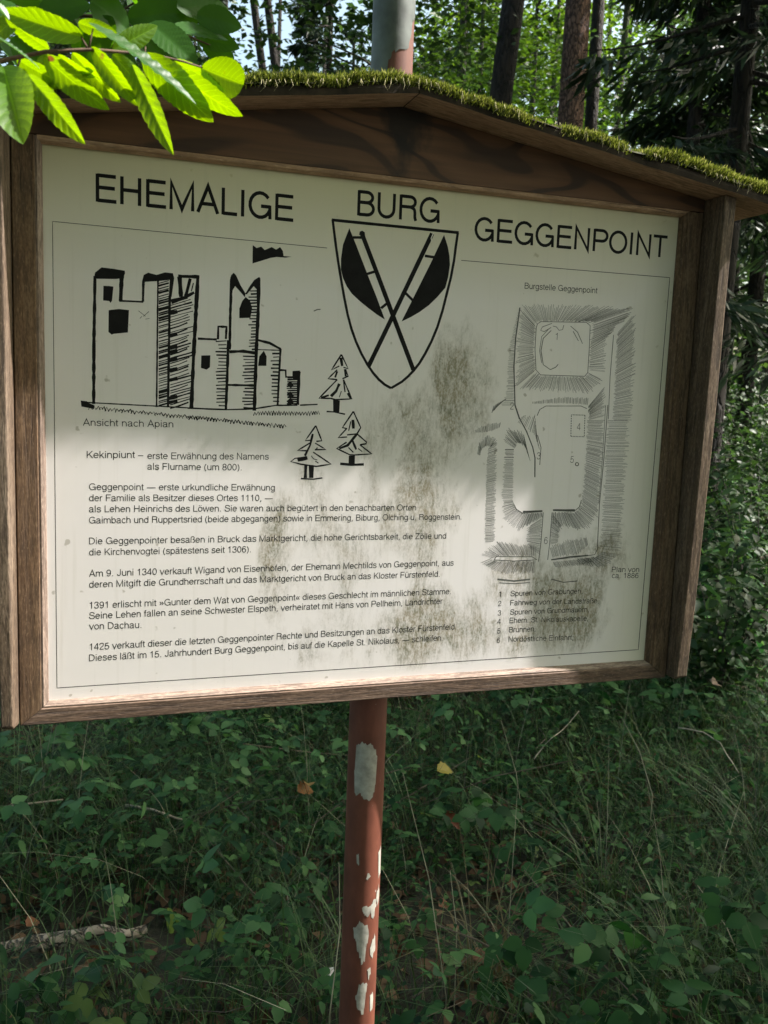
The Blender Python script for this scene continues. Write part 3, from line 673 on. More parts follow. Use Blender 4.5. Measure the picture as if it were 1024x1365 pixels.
for p in ((510, 400, 560, 440), (545, 440, 585, 405), (520, 455, 535, 440), (560, 460, 590, 455)): i4([p[:2], p[2:]], 4)
A.build('scratch_mark', INK_GREY)
A = Art(); i5([(862, 382), (885, 372), (908, 370)], 7); A.build('scratch_mark', INK_GREY)

k6 = 934 / 130
def c6(*p): return [(380 + x / k6, 460 + y / k6) for x, y in p]
def tree_drawing(strokes, fills):
    global A
    A = Art()
    for pts, w in strokes: A.stroke(c6(*pts), w / k6, 0.2)
    for p in fills: A.poly(c6(*p))
    A.build('fir_drawing', INK)
tree_drawing([([(540, 90), (445, 238), (520, 200)], 13), ([(540, 90), (605, 226), (560, 212)], 13), ([(500, 235), (412, 322), (500, 330)], 13), ([(580, 230), (604, 298), (550, 322)], 13),
              ([(500, 330), (325, 510), (440, 510)], 13), ([(560, 330), (640, 515), (530, 520)], 13), ([(440, 510), (480, 522), (530, 520)], 13), ([(520, 370), (490, 440), (440, 490)], 26), ([(560, 335), (575, 450)], 13),
              ([(535, 120), (548, 200)], 26), ([(576, 230), (582, 300)], 22), ([(500, 250), (480, 310)], 18), ([(540, 440), (520, 500)], 10), ([(345, 505), (420, 480)], 18), ([(600, 460), (630, 510)], 18), ([(398, 636), (470, 640), (575, 662)], 13)],
             [[(460, 520), (526, 530), (520, 642), (462, 642)]])
tree_drawing([([(655, 635), (550, 790), (595, 800)], 13), ([(655, 635), (725, 790), (690, 850)], 14), ([(590, 800), (510, 886), (595, 880)], 14), ([(690, 850), (782, 930), (775, 945), (718, 955)], 14),
              ([(590, 930), (495, 990), (620, 1050)], 14), ([(718, 955), (830, 1042), (665, 1052), (620, 1050)], 14), ([(650, 715), (656, 800)], 26), ([(595, 860), (690, 850)], 14), ([(690, 850), (600, 960), (520, 990)], 24),
              ([(640, 900), (682, 1000)], 20), ([(608, 980), (655, 1028)], 11), ([(700, 990), (740, 1020)], 10), ([(630, 730), (610, 820)], 10), ([(528, 1136), (640, 1146), (756, 1142)], 24)],
             [[(612, 1058), (670, 1058), (668, 1140), (608, 1140)]])
tree_drawing([([(295, 772), (193, 916), (252, 910)], 13), ([(295, 772), (352, 916), (300, 922)], 13), ([(238, 938), (120, 1010), (205, 1012)], 13), ([(288, 938), (392, 1000), (285, 1002)], 13),
              ([(205, 1070), (95, 1085), (55, 1115), (150, 1140), (300, 1162), (440, 1140), (360, 1085), (270, 1025)], 14), ([(266, 850), (240, 960), (190, 1060)], 20), ([(120, 1102), (215, 1080)], 34),
              ([(250, 1060), (275, 1090), (310, 1100)], 8), ([(290, 1110), (320, 1130)], 8), ([(300, 1000), (310, 980)], 10), ([(200, 1150), (195, 1272)], 30), ([(252, 1150), (252, 1272)], 46), ([(152, 1278), (270, 1284), (358, 1272)], 13)], [])

# surveyed plan of the earthworks: bands of hachures between an inner and an outer line
A = Art(); k7 = 1024 / 240
def c7(*p): return [(620 + x / k7, 390 + y / k7) for x, y in p]
def c8(*p): return [(620 + x / k7, 540 + y / k7) for x, y in p]
def along(pl, t):
    P = np.array(pl, float); d = np.r_[0, np.cumsum(np.hypot(*np.diff(P, axis=0).T))]; u = t * d[-1]
    return np.array([np.interp(u, d, P[:, 0]), np.interp(u, d, P[:, 1])])
def band(fn, a, c, n, w=0.44, ragged=0.12):
    n = int(n * 1.1)
    a = fn(*a); c = fn(*c)
    for t in np.linspace(0, 1, n):
        t = min(1, max(0, t + random.uniform(-.3, .3) / n)); p, q = along(a, t), along(c, t)
        u0 = random.uniform(0, ragged); u1 = 1 - random.uniform(0, ragged * 2)
        A.stroke([p + (q - p) * u0, p + (q - p) * u1], w * random.uniform(.7, 1.2), 0.1)
band(c7, [(408, 185), (430, 165), (690, 170), (708, 182)], [(312, 70), (370, 62), (760, 70), (970, 90)], 60)
band(c7, [(712, 190), (706, 300), (702, 440)], [(972, 100), (815, 250), (800, 450)], 44)
band(c7, [(700, 455), (680, 478), (430, 468), (404, 452)], [(790, 500), (720, 580), (400, 560), (300, 560)], 54)
band(c7, [(402, 440), (398, 300), (404, 190)], [(284, 540), (288, 300), (312, 85)], 52)
band(c7, [(862, 235), (850, 480), (835, 725)], [(972, 110), (972, 450), (955, 725)], 76)
band(c7, [(308, 120), (286, 280), (280, 560), (286, 640)], [(300, 110), (252, 290), (232, 560), (200, 640)], 64)
band(c7, [(385, 632), (560, 630), (695, 640)], [(385, 620), (560, 590), (700, 596)], 46)
band(c7, [(700, 650), (698, 725)], [(800, 530), (800, 700)], 22)
band(c7, [(240, 600), (165, 640)], [(190, 640), (150, 690)], 16)
band(c8, [(691, 88), (686, 250), (668, 480), (655, 560)], [(798, 86), (790, 250), (775, 480), (762, 640)], 80)
band(c8, [(655, 570), (625, 602), (500, 606)], [(760, 640), (690, 720), (500, 690)], 40)
band(c8, [(436, 612), (330, 612), (290, 585), (276, 540)], [(440, 640), (300, 720), (215, 660), (205, 540)], 50)
band(c8, [(276, 535), (276, 380), (282, 250)], [(205, 530), (212, 380), (225, 250)], 42)
band(c8, [(284, 245), (305, 218), (340, 235), (372, 320)], [(215, 200), (240, 120), (330, 150), (368, 310)], 40)
band(c8, [(300, 100), (400, 180), (425, 260)], [(330, 60), (400, 40), (405, 170)], 20)
band(c8, [(120, 320), (116, 500), (108, 780)], [(184, 300), (178, 500), (172, 775)], 76)
band(c8, [(122, 315), (130, 250), (150, 225)], [(184, 295), (186, 240), (186, 195)], 16)
band(c8, [(86, 286), (94, 252), (118, 236), (142, 238)], [(68, 276), (78, 212), (128, 168), (182, 178)], 24)
band(c8, [(64, 156), (105, 158), (150, 150), (196, 128)], [(56, 142), (92, 116), (150, 98), (204, 96)], 24)
band(c8, [(806, 88), (785, 480), (765, 820)], [(948, 88), (915, 480), (890, 830)], 96)
band(c8, [(765, 835), (742, 862), (640, 868)], [(880, 850), (800, 930), (640, 920)], 36)
band(c8, [(500, 870), (640, 852), (700, 800)], [(480, 800), (580, 760), (690, 750)], 34)
band(c8, [(445, 640), (436, 760), (430, 850)], [(350, 700), (345, 760), (350, 800)], 26)
band(c8, [(495, 620), (486, 720), (482, 790)], [(560, 700), (540, 720), (535, 780)], 24)
band(c8, [(165, 870), (200, 858), (400, 862)], [(90, 850), (170, 770), (400, 800)], 42)
band(c8, [(400, 885), (170, 885), (150, 870)], [(390, 960), (190, 960), (80, 900)], 48)
band(c8, [(500, 890), (700, 870)], [(520, 930), (740, 900)], 34)
for pts, w in [(c7((312, 85), (288, 260), (278, 420), (284, 640), (310, 720)), 1.6), (c8((285, 0), (310, 75), (350, 150), (385, 240), (398, 300), (397, 410)), 1.5),
               (c7((405, 200), (412, 178), (432, 165), (690, 169), (712, 188), (706, 330), (698, 455), (680, 476), (430, 468), (404, 440), (398, 320), (405, 200)), .8),
               (c7((490, 215), (445, 260), (432, 330), (445, 410), (485, 438), (515, 425), (530, 408)), 1.0), (c7((478, 205), (436, 250), (424, 330), (436, 400)), .7),
               (c7((495, 175), (440, 195), (430, 215), (450, 222), (490, 198)), .8), (c7((500, 190), (520, 195), (535, 215), (555, 210), (562, 185)), .8), (c7((600, 190), (640, 225), (668, 290)), .8), (c7((615, 220), (645, 275)), .8),
               (c7((845, 240), (825, 480), (815, 720)), .8), (c8((812, 0), (790, 300), (765, 560), (752, 820), (738, 850), (690, 858), (500, 880)), .9), (c8((800, 0), (782, 300), (760, 560)), .6),
               (c8((410, 60), (425, 25), (460, 5), (660, 5), (693, 20)), .8), (c8((276, 560), (292, 592), (325, 614), (440, 606)), .9), (c8((500, 600), (620, 604), (650, 580), (662, 540)), .9),
               (c8((330, 606), (440, 602)), 2.2), (c8((500, 597), (625, 597)), 2.2), (c8((445, 610), (432, 780), (418, 890)), .8), (c8((495, 610), (482, 780), (470, 880)), .8),
               (c8((165, 880), (180, 860), (380, 862), (410, 880), (280, 886), (165, 880)), .9), (c8((490, 880), (600, 862), (700, 855)), 1.6),
               (c8((185, 990), (280, 1000), (370, 990)), 1.8), (c8((195, 1010), (280, 1015), (370, 1008)), .9), (c8((490, 990), (560, 1008), (640, 1000)), 1.2),
               (c8((412, 170), (432, 240), (425, 340)), .8)]: A.stroke(pts, w, 0.1)
sq = c8((605, 55), (682, 57), (678, 180), (602, 178), (605, 55))
for a, c in zip(sq[:-1], sq[1:]):
    for t in np.linspace(0, .9, 9): A.stroke([np.array(a) + (np.array(c) - np.array(a)) * t, np.array(a) + (np.array(c) - np.array(a)) * (t + .07)], 1.1)
th = np.linspace(0, 2 * math.pi, 14); A.stroke(c8(*[(637 + 9 * math.cos(t), 336 + 9 * math.sin(t)) for t in th]), 1.3)
for d_, fn, x, y in (('1', c7, 514, 268), ('2', c7, 256, 665), ('3', c8, 408, 308), ('4', c8, 636, 142), ('5', c8, 598, 328), ('6', c8, 449, 790)):
    (a, b_), = fn((x, y)); text(A, d_, a, b_, a + (2.5 if d_ == '1' else 4.6), b_ + .2, 9.5, 8)
A.build('site_plan', INK_GREY)

# ------------------------------------------------------------------ leaves
def leaf_template(n=7, width=0.5, fold=0.25, droop=0.25, serr=0.06, shape=1.0, across=1):
    """leaf along +y from 0 to 1, normal +z; returns verts, faces. across = cells per half"""
    v = []; f = []; m = 2 * across + 1
    for i in range(n + 1):
        t = i / n; w = width * .5 * (math.sin(math.pi * min(1, t ** (0.75 * shape))) ** 0.8) if 0 < i < n else 0.004
        if 0 < i < n and i % 2: w *= (1 + serr)
        elif 0 < i < n: w *= (1 - serr)
        for j in range(m):
            u = (j - across) / across
            v.append((u * w, t, -droop * t * t + fold * abs(u) * w))
    for i in range(n):
        for j in range(m - 1):
            a = i * m + j; f.append((a, a + 1, a + m + 1, a + m))
    return np.array(v), np.array(f)
def scatter(tv, tf, mats, locs):
    """copies of a template as one vertex and face array: mats (m,3,3), locs (m,3)"""
    m = len(locs); V = np.einsum('mij,vj->mvi', mats, tv) + locs[:, None, :]
    Fc = tf[None] + (np.arange(m) * len(tv))[:, None, None]
    return V.reshape(-1, 3), Fc.reshape(-1, tf.shape[1])
def frames(dirs, ups, sizes, wscale=None):
    y = dirs / np.linalg.norm(dirs, axis=1)[:, None]; x = np.cross(y, ups); x /= np.linalg.norm(x, axis=1)[:, None] + 1e-9; z = np.cross(x, y)
    s = sizes[:, None]; return np.stack([x * s * (1 if wscale is None else wscale[:, None]), y * s, z * s], 2)
def rnd_dirs(n, up=0.2, flat=1.0):
    th = RNG.uniform(0, 2 * np.pi, n); return np.stack([np.cos(th) * flat, np.sin(th) * flat, RNG.normal(up, .35, n)], 1)
def rnd_ups(n, spread=0.5):
    return np.stack([RNG.normal(0, spread, n), RNG.normal(0, spread, n), np.ones(n)], 1)
RHOMB = (np.array([(0, 0, 0), (0.34, 0.42, 0.04), (0, 1, -0.1), (-0.34, 0.42, 0.04)]), np.array([(0, 1, 2, 3)]))

# --- the sunlit twig hanging in front of the roof
def leaf_veins(N, L):
    tc = N.new('ShaderNodeTexCoord'); sx = N.new('ShaderNodeSeparateXYZ'); L.new(tc.outputs['UV'], sx.inputs[0])
    a = math_n(N, L, 'ABSOLUTE', math_n(N, L, 'SUBTRACT', sx.outputs[0], 0.5))
    w = math_n(N, L, 'MULTIPLY', noise(N, L, tc.outputs['UV'], 5, 2), 0.5)
    t = math_n(N, L, 'ADD', math_n(N, L, 'SUBTRACT', math_n(N, L, 'MULTIPLY', sx.outputs[1], 9.5), math_n(N, L, 'MULTIPLY', a, 3.4)), w)
    d = math_n(N, L, 'ABSOLUTE', math_n(N, L, 'SUBTRACT', math_n(N, L, 'FRACT', t), 0.5))
    v = ramp(N, L, d, [(0.0, 0.65), (0.09, 0.0)]); m = ramp(N, L, a, [(0.012, 0.8), (0.03, 0.0)])
    return math_n(N, L, 'MAXIMUM', v, m)
def leaf_spots(m):                          # small brown dead patches
    N, L = m.node_tree.nodes, m.node_tree.links; P = N['Principled BSDF']; src = P.inputs['Base Color'].links[0].from_socket
    k = ramp(N, L, noise(N, L, coord(N, L), 42, 3, 0.5), [(0.70, 0.0), (0.74, 1.0)]); c = mix(N, L, k, src, (0.10, 0.06, 0.02))
    for l in list(src.links): L.new(c, l.to_socket) if l.to_node.type in ('BSDF_PRINCIPLED', 'HUE_SAT') else None
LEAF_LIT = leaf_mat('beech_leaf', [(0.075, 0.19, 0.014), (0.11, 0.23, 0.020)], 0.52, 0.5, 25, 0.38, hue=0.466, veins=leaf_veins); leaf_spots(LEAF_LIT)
LEAF_DIM = leaf_mat('beech_leaf_shaded', [(0.030, 0.10, 0.014), (0.05, 0.15, 0.02)], 0.4, 0.4, 25, 0.4)  # same beech leaf in darker green, shade put into its colour
TWIG = plain('brown_twig', (0.10, 0.06, 0.035), 0.85, 0.4, 60)
def fine_leaf(width, fold, droop, phase, curl=0.0, blunt=1.0):
    n, ac = 30, 7; v = []; f = []; m = 2 * ac + 1
    for i in range(n + 1):
        t = i / n
        w = width * .5 * max(0.004, (t ** .62 * (1 - t) ** (.80 * blunt) * 1.92 if 0 < t < 1 else 0)) * (1 + (0.022 + 0.02 * math.sin(5 * i + phase)) * (1 if i % 2 else -1) * (0 < i < n))
        for j in range(m):
            u = (j - ac) / ac
            pleat = 0.010 * math.sin(2 * math.pi * (9.5 * (t - 0.32 * abs(u) * width)) + phase) * min(1, abs(u) * 2.2) * math.sin(math.pi * t)
            v.append((u * w, t, -droop * t * t + fold * abs(u) * w + pleat + curl * u * u * w * math.sin(3 * t)))
    for i in range(n):
        for j in range(m - 1):
            a = i * m + j; f.append((a, a + 1, a + m + 1, a + m))
    return np.array(v), f
def hang_leaf(parent, base, tip, width_px, y0, y1, nrm, mat, fold=0.15, droop=0.12, blunt=1.0, label=None, curl=0.0):
    a, c = at_y(*base, y0), at_y(*tip, y1); ax_ = c - a; ln = np.linalg.norm(ax_)
    dist = a[1] - CAM[1]; wid = width_px / FPX * (dist / 0.95) / ln
    up = np.array(nrm, float); x = np.cross(ax_ / ln, up); x /= np.linalg.norm(x); z = np.cross(x, ax_ / ln)
    tv, tf = fine_leaf(wid, fold, droop, random.uniform(0, 6), curl, blunt)
    V = a + (tv[:, :1] * x + tv[:, 1:2] * (ax_ / ln) + tv[:, 2:] * z) * ln
    o = mesh_obj('leaf', V - np.array(parent.location), tf, mat, parent, True); me = o.data; uv = me.uv_layers.new(name='blade')
    li = np.zeros(len(me.loops), int); me.loops.foreach_get('vertex_index', li); u_ = np.stack([(li % 15) / 14.0, (li // 15) / 30.0], 1); uv.data.foreach_set('uv', u_.ravel())
    if label: o['label'] = label
    return o
by = -0.52
br = empty('leafy_branch', at_y(0, 80, by))
tag(br, 'sunlit yellow green beech twig hanging in front of the roof at top left', 'branch')
loc = np.array(br.location)
b = MB()
def tw(pts, r0, r1): 
    P = [at_y(x, y, yy) - loc for x, y, yy in pts]; b.tube(P, list(np.linspace(r0, r1, len(P))), 6)
tw([(-90, 92, by - .03), (0, 81, by), (60, 69, by), (120, 66, by), (160, 69, by + .01), (205, 73, by + .02), (245, 82, by + .02), (270, 90, by + .03)], 0.0020, 0.0007)
tw([(118, 66, by), (121, 52, by), (124, 38, by)], 0.001, 0.0006); tw([(118, 66, by), (112, 56, by), (108, 48, by)], 0.001, 0.0006)
tw([(193, 74, by + .02), (194, 62, by + .02)], 0.0008, 0.0005); tw([(28, 75, by), (20, 100, by), (30, 112, by - .01)], 0.001, 0.0006)
b.build('twig', TWIG, br, True)
BACK = (-0.42, -0.80, -0.40)                # leaf whose underside is turned to the path and lit from behind
for base, tip, w, dy0, dy1, nrm, kw in [
    ((4, 88), (30, 196), 66, -.02, -.05, (-.35, -.85, -.3), {}), ((38, 100), (113, 196), 36, 0, -.02, BACK, {}), ((22, 78), (100, 128), 34, .01, .01, BACK, {}),
    ((58, 74), (140, 153), 40, .0, -.01, BACK, {}), ((78, 72), (124, 118), 30, .015, .02, BACK, {}), ((122, 62), (186, 146), 32, .0, .0, BACK, {}), ((176, 86), (231, 207), 40, .01, -.015, (-.45, -.75, -.3), {'fold': .5}),
    ((190, 72), (281, 166), 52, .015, .02, BACK, {}), ((232, 92), (307, 162), 44, .02, .01, BACK, {}), ((268, 90), (326, 116), 52, .03, .03, BACK, {'blunt': .62, 'droop': .05, 'fold': .3}),
    ((112, 50), (-4, 14), 44, .0, .0, (-.3, -.85, -.35), {}), ((66, 66), (4, 30), 32, .015, .02, BACK, {}), ((104, 30), (156, 50), 26, .0, .0, BACK, {}), ((30, 20), (-30, 60), 34, .02, .02, BACK, {}),
    ((126, 92), (60, 128), 22, .03, .03, BACK, {}), ((20, 108), (-30, 170), 50, .0, -.03, BACK, {}),
    ((150, 72), (196, 128), 34, .03, .04, BACK, {}), ((96, 70), (158, 140), 34, .03, .035, (-.5, -.7, -.35), {}), ((205, 76), (262, 150), 40, .035, .04, (-.3, -.8, -.4), {}), ((60, 72), (62, 130), 34, .03, .03, BACK, {}),
    ((150, 66), (210, 40), 34, .02, .02, (-.2, -.8, -.5), {}), ((0, 84), (-34, 120), 50, .01, .0, BACK, {}), ((232, 80), (300, 130), 34, .04, .045, BACK, {}), ((24, 20), (84, 48), 40, .03, .03, (-.2, -.9, -.3), {}), ((44, 88), (70, 150), 26, .03, .02, BACK, {})]:
    kw = dict(dict(fold=random.uniform(.06, .42), droop=random.uniform(.0, .30), curl=random.uniform(-.35, .25)), **kw)
    tip = (tip[0] + random.uniform(-3, 3), tip[1] + random.uniform(-6, 1))
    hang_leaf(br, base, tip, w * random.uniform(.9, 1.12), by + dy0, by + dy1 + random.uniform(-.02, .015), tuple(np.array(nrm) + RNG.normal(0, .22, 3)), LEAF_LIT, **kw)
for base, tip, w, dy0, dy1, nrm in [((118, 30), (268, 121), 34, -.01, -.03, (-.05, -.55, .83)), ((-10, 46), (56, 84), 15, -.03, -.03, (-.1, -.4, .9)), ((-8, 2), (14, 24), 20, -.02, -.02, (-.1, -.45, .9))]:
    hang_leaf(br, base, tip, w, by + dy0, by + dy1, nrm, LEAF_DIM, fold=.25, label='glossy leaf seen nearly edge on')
# brown blotches on two leaves are small dead patches
# --- shaded spray behind it
by2 = -0.30
br2 = empty('shaded_branch', at_y(150, 20, by2))
tag(br2, 'dark green leaf spray in shade behind the sunlit twig', 'branch')
loc = np.array(br2.location); b = MB()
tw([(-60, -10, by2), (60, 20, by2), (150, 22, by2), (230, 40, by2), (285, 62, by2)], 0.0024, 0.0008); tw([(150, 22, by2), (200, -10, by2), (260, -40, by2)], 0.0012, 0.0006)
b.build('twig', TWIG, br2, True)
for base, tip, w in [((50, 18), (120, 2), 44), ((90, 20), (40, -40), 50), ((110, 20), (190, 66), 52), ((150, 22), (110, 82), 44), ((170, 25), (250, 14), 52), ((200, 30), (262, 78), 52), ((228, 38), (305, 44), 50), ((240, 44), (236, 108), 42),
                     ((270, 56), (312, 78), 34), ((205, -8), (270, 20), 50), ((180, 5), (140, -50), 50), ((240, -30), (320, -20), 48), ((60, 25), (30, 70), 44), ((20, 5), (-40, 30), 44), ((140, 60), (190, 100), 40), ((15, 50), (70, 100), 44), ((90, 95), (140, 125), 34), ((60, 90), (20, 130), 40), ((170, 8), (236, -6), 54), ((215, 2), (262, 36), 50), ((236, 10), (306, 4), 50), ((120, 0), (176, 40), 56), ((262, 50), (318, 60), 40), ((180, 40), (232, 84), 46), ((96, 40), (150, 92), 48), ((10, 0), (66, 34), 54), ((0, 60), (50, 100), 46), ((262, 20), (322, 34), 44)]:
    d = random.uniform(-.05, .05)
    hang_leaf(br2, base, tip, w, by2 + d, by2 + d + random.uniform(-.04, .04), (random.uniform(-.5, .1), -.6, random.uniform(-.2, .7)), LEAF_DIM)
# unseen leaves added above the frame, towards the sun, to shade the spray
for k in range(34):
    p = at_y(random.uniform(-40, 330), random.uniform(-10, 90), by2 + random.uniform(-.08, .08)) + SUN * random.uniform(0.26, 0.5)
    q = p + np.array([random.uniform(-.07, .07), random.uniform(-.05, .05), random.uniform(-.05, .0)])
    tv, tf = leaf_template(8, .55, .15, .1); x = np.cross(q - p, SUN + RNG.normal(0, .2, 3)); x /= np.linalg.norm(x); ln = np.linalg.norm(q - p) + .03; yv = (q - p) / np.linalg.norm(q - p); z = np.cross(x, yv)
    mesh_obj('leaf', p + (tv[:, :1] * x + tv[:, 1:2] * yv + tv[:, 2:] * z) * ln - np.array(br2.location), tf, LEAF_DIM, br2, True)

# ------------------------------------------------------------------ trees
BARK_DARK = bark_mat('dark_bark', (0.013, 0.010, 0.008), (0.034, 0.026, 0.020))
BARK_RED = bark_mat('reddish_scaly_bark', (0.080, 0.042, 0.028), (0.20, 0.115, 0.080), (14, 14, 6))
BARK_GREY = bark_mat('grey_bark', (0.035, 0.034, 0.027), (0.085, 0.08, 0.062), (6, 6, 2), (0.045, 0.065, 0.022))
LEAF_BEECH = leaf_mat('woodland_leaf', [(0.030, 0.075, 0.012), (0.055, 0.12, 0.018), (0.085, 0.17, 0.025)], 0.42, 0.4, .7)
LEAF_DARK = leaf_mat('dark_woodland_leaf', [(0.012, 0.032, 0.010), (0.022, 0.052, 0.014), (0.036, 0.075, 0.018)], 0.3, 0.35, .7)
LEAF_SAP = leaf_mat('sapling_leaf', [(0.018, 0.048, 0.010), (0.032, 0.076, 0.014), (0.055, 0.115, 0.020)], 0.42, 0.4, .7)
NEEDLE = leaf_mat('spruce_needles', [(0.010, 0.024, 0.012), (0.018, 0.038, 0.016), (0.028, 0.052, 0.02)], 0.15, 0.3, .8)
def trunk_mesh(name, parent, h, r, lean, mat, z0=-.2, seg=26, n=16, taper=.55, limbs=()):
    b = MB(); pts = []; rr = []
    ph = random.uniform(0, 6)
    for i in range(seg + 1):
        t = i / seg; z = z0 + (h - z0) * t
        pts.append((lean[0] * z + .02 * math.sin(2.2 * t * h * .3 + ph), lean[1] * z + .02 * math.cos(1.7 * t * h * .3 + ph), z)); rr.append(r * (1 - taper * t) * (1 + .6 * math.exp(-max(z, 0) / .25)))
    b.tube(pts, rr, n, 0.05)
    for (z, th, ln, rl, rise) in limbs:
        p0 = np.array([lean[0] * z, lean[1] * z, z]); d = np.array([math.cos(th), math.sin(th), rise])
        b.tube([p0, p0 + d * ln * .4, p0 + d * ln + np.array([0, 0, -.1 * ln])], [rl, rl * .7, rl * .25], 6, .08)
    return b.build(name, mat, parent, True)
def crown_arrays(n_clump, per, rx, rz, zc, leaf, spread=.45, flat=.35, hollow=.35, keep=None, bias=None):
    th = RNG.uniform(0, 2 * np.pi, n_clump); u = RNG.uniform(-1, 1, n_clump); rr = RNG.uniform(hollow, 1, n_clump) ** .6
    c = np.stack([np.cos(th) * np.sqrt(1 - u * u) * rx * rr, np.sin(th) * np.sqrt(1 - u * u) * rx * rr, zc + u * rz * rr], 1)
    c = np.repeat(c, per, 0); n = len(c); sz = np.repeat(RNG.uniform(.5, 1.3, n_clump), per)[:, None]
    p = c + RNG.normal(0, 1, (n, 3)) * np.array([spread, spread, spread * flat]) * sz
    if keep is not None: p = p[keep(p)]
    n = len(p)
    return scatter(*RHOMB, frames(rnd_dirs(n, -.15), rnd_ups(n, .55), RNG.uniform(.7, 1.25, n) * leaf), p)
def limbs_for(z0, z1, n, ln, r): return [(random.uniform(z0, z1), random.uniform(0, 6.28), random.uniform(.6, 1.1) * ln, r * random.uniform(.5, 1), random.uniform(.2, .7)) for _ in range(n)]

def beech(loc, h, r, lean, bark, leafm, crowns, label, group=None, name='beech_tree', limbs=10):
    t = empty(name, loc, 0); tag(t, label, 'tree', group)
    trunk_mesh('trunk', t, h, r, lean, bark, limbs=limbs_for(h * .62, h * .95, limbs, h * .14, r * .35))
    Vs = []; Fs = []; k = 0
    for a in crowns:
        V, Fc = crown_arrays(*a[:6], **(a[6] if len(a) > 6 else {})); zl = V[:, 2:3]
        V = V + np.concatenate([zl * lean[0], zl * lean[1], zl * 0], 1); Vs.append(V); Fs.append(Fc + k); k += len(V)
    mesh_obj('crown', np.concatenate(Vs), np.concatenate(Fs), leafm, t); return t
def base_at(px, py, d):
    p = at_d(px, py, d); return p
def tree_at(px, py, d, lean):               # base of a trunk that crosses the photo at (px, py), d metres off
    p = at_d(px, py, d); x, y = p[0] - lean[0] * p[2], p[1] - lean[1] * p[2]
    return (x, y, float(ground_z(x, y)))
def copy_tree(o, loc, rz, s, label, group=None):
    c = o.copy(); COL.objects.link(c); c.location = loc; c.rotation_euler = (0, 0, rz); c.scale = (s, s, s); c['label'] = label
    if group: c['group'] = group
    for ch in list(o.children):
        k = ch.copy(); COL.objects.link(k); k.parent = c
    return c

HI = dict(spread=.55)
# trunks one can tell apart above the roof
L0 = (0.075, -0.02); beech(tree_at(679, 60, 11, L0), 15, .165, L0, BARK_DARK, LEAF_DARK, [(70, 60, 2.6, 3.0, 11, .16, HI)], 'thick dark leaning trunk above the right half of the mossy roof', name='pine_tree')
L0 = (0.01, 0.0); beech(tree_at(765, 70, 10.5, L0), 17, .165, L0, BARK_RED, LEAF_DARK, [(70, 60, 2.4, 3.2, 13, .16, HI)], 'straight trunk with reddish scaly bark above the roof, right of the dark leaning one', name='pine_tree')
L0 = (0.0, 0.0); beech(tree_at(793, 70, 14, L0), 16, .115, L0, BARK_DARK, LEAF_DARK, [(60, 50, 2.2, 3, 12, .16, HI)], 'thin dark trunk close behind the reddish scaly trunk', name='pine_tree')
L0 = (0.0, 0.01); beech(tree_at(619, 50, 16, L0), 14, .11, L0, BARK_GREY, LEAF_BEECH, [(60, 50, 2.2, 3, 11, .14, HI)], 'slim grey trunk just right of the zinc pole top', name='beech_tree')
L0 = (-0.16, 0.0); beech(tree_at(345, 60, 18, L0), 15, .10, L0, BARK_DARK, LEAF_DARK, [(60, 50, 2.2, 3, 12, .16, HI)], 'left one of two slim trunks leaning left against the bright sky gap', name='beech_tree')
L0 = (-0.14, 0.0); beech(tree_at(362, 60, 18.5, L0), 15, .11, L0, BARK_DARK, LEAF_DARK, [(60, 50, 2.2, 3, 12, .16, HI)], 'right one of two slim trunks leaning left against the bright sky gap', name='beech_tree')
L0 = (0.02, 0.0); beech(tree_at(832, 70, 20, L0), 15, .10, L0, BARK_GREY, LEAF_DARK, [(60, 50, 2.2, 3, 12, .16, HI)], 'slim pale trunk in the sky gap between red trunk and spruce', name='beech_tree')
L0 = (0.0, 0.0); beech(tree_at(658, 100, 24, L0), 14, .09, L0, BARK_GREY, LEAF_BEECH, [(60, 50, 2.2, 3, 11, .14, HI)], 'very slim grey trunk at the left foot of the dark leaning one', name='beech_tree')
L0 = (0.01, 0.0); beech(tree_at(738, 110, 22, L0), 14, .085, L0, BARK_GREY, LEAF_BEECH, [(60, 50, 2.2, 3, 11, .14, HI)], 'very slim grey trunk between the dark and the reddish trunk', name='beech_tree')
L0 = (0.01, 0.0); beech(tree_at(893, 60, 17, L0), 15, .10, L0, BARK_DARK, LEAF_DARK, [(60, 50, 2.2, 3, 12, .16, HI)], 'thin dark trunk seen through the left spruce boughs', name='pine_tree')

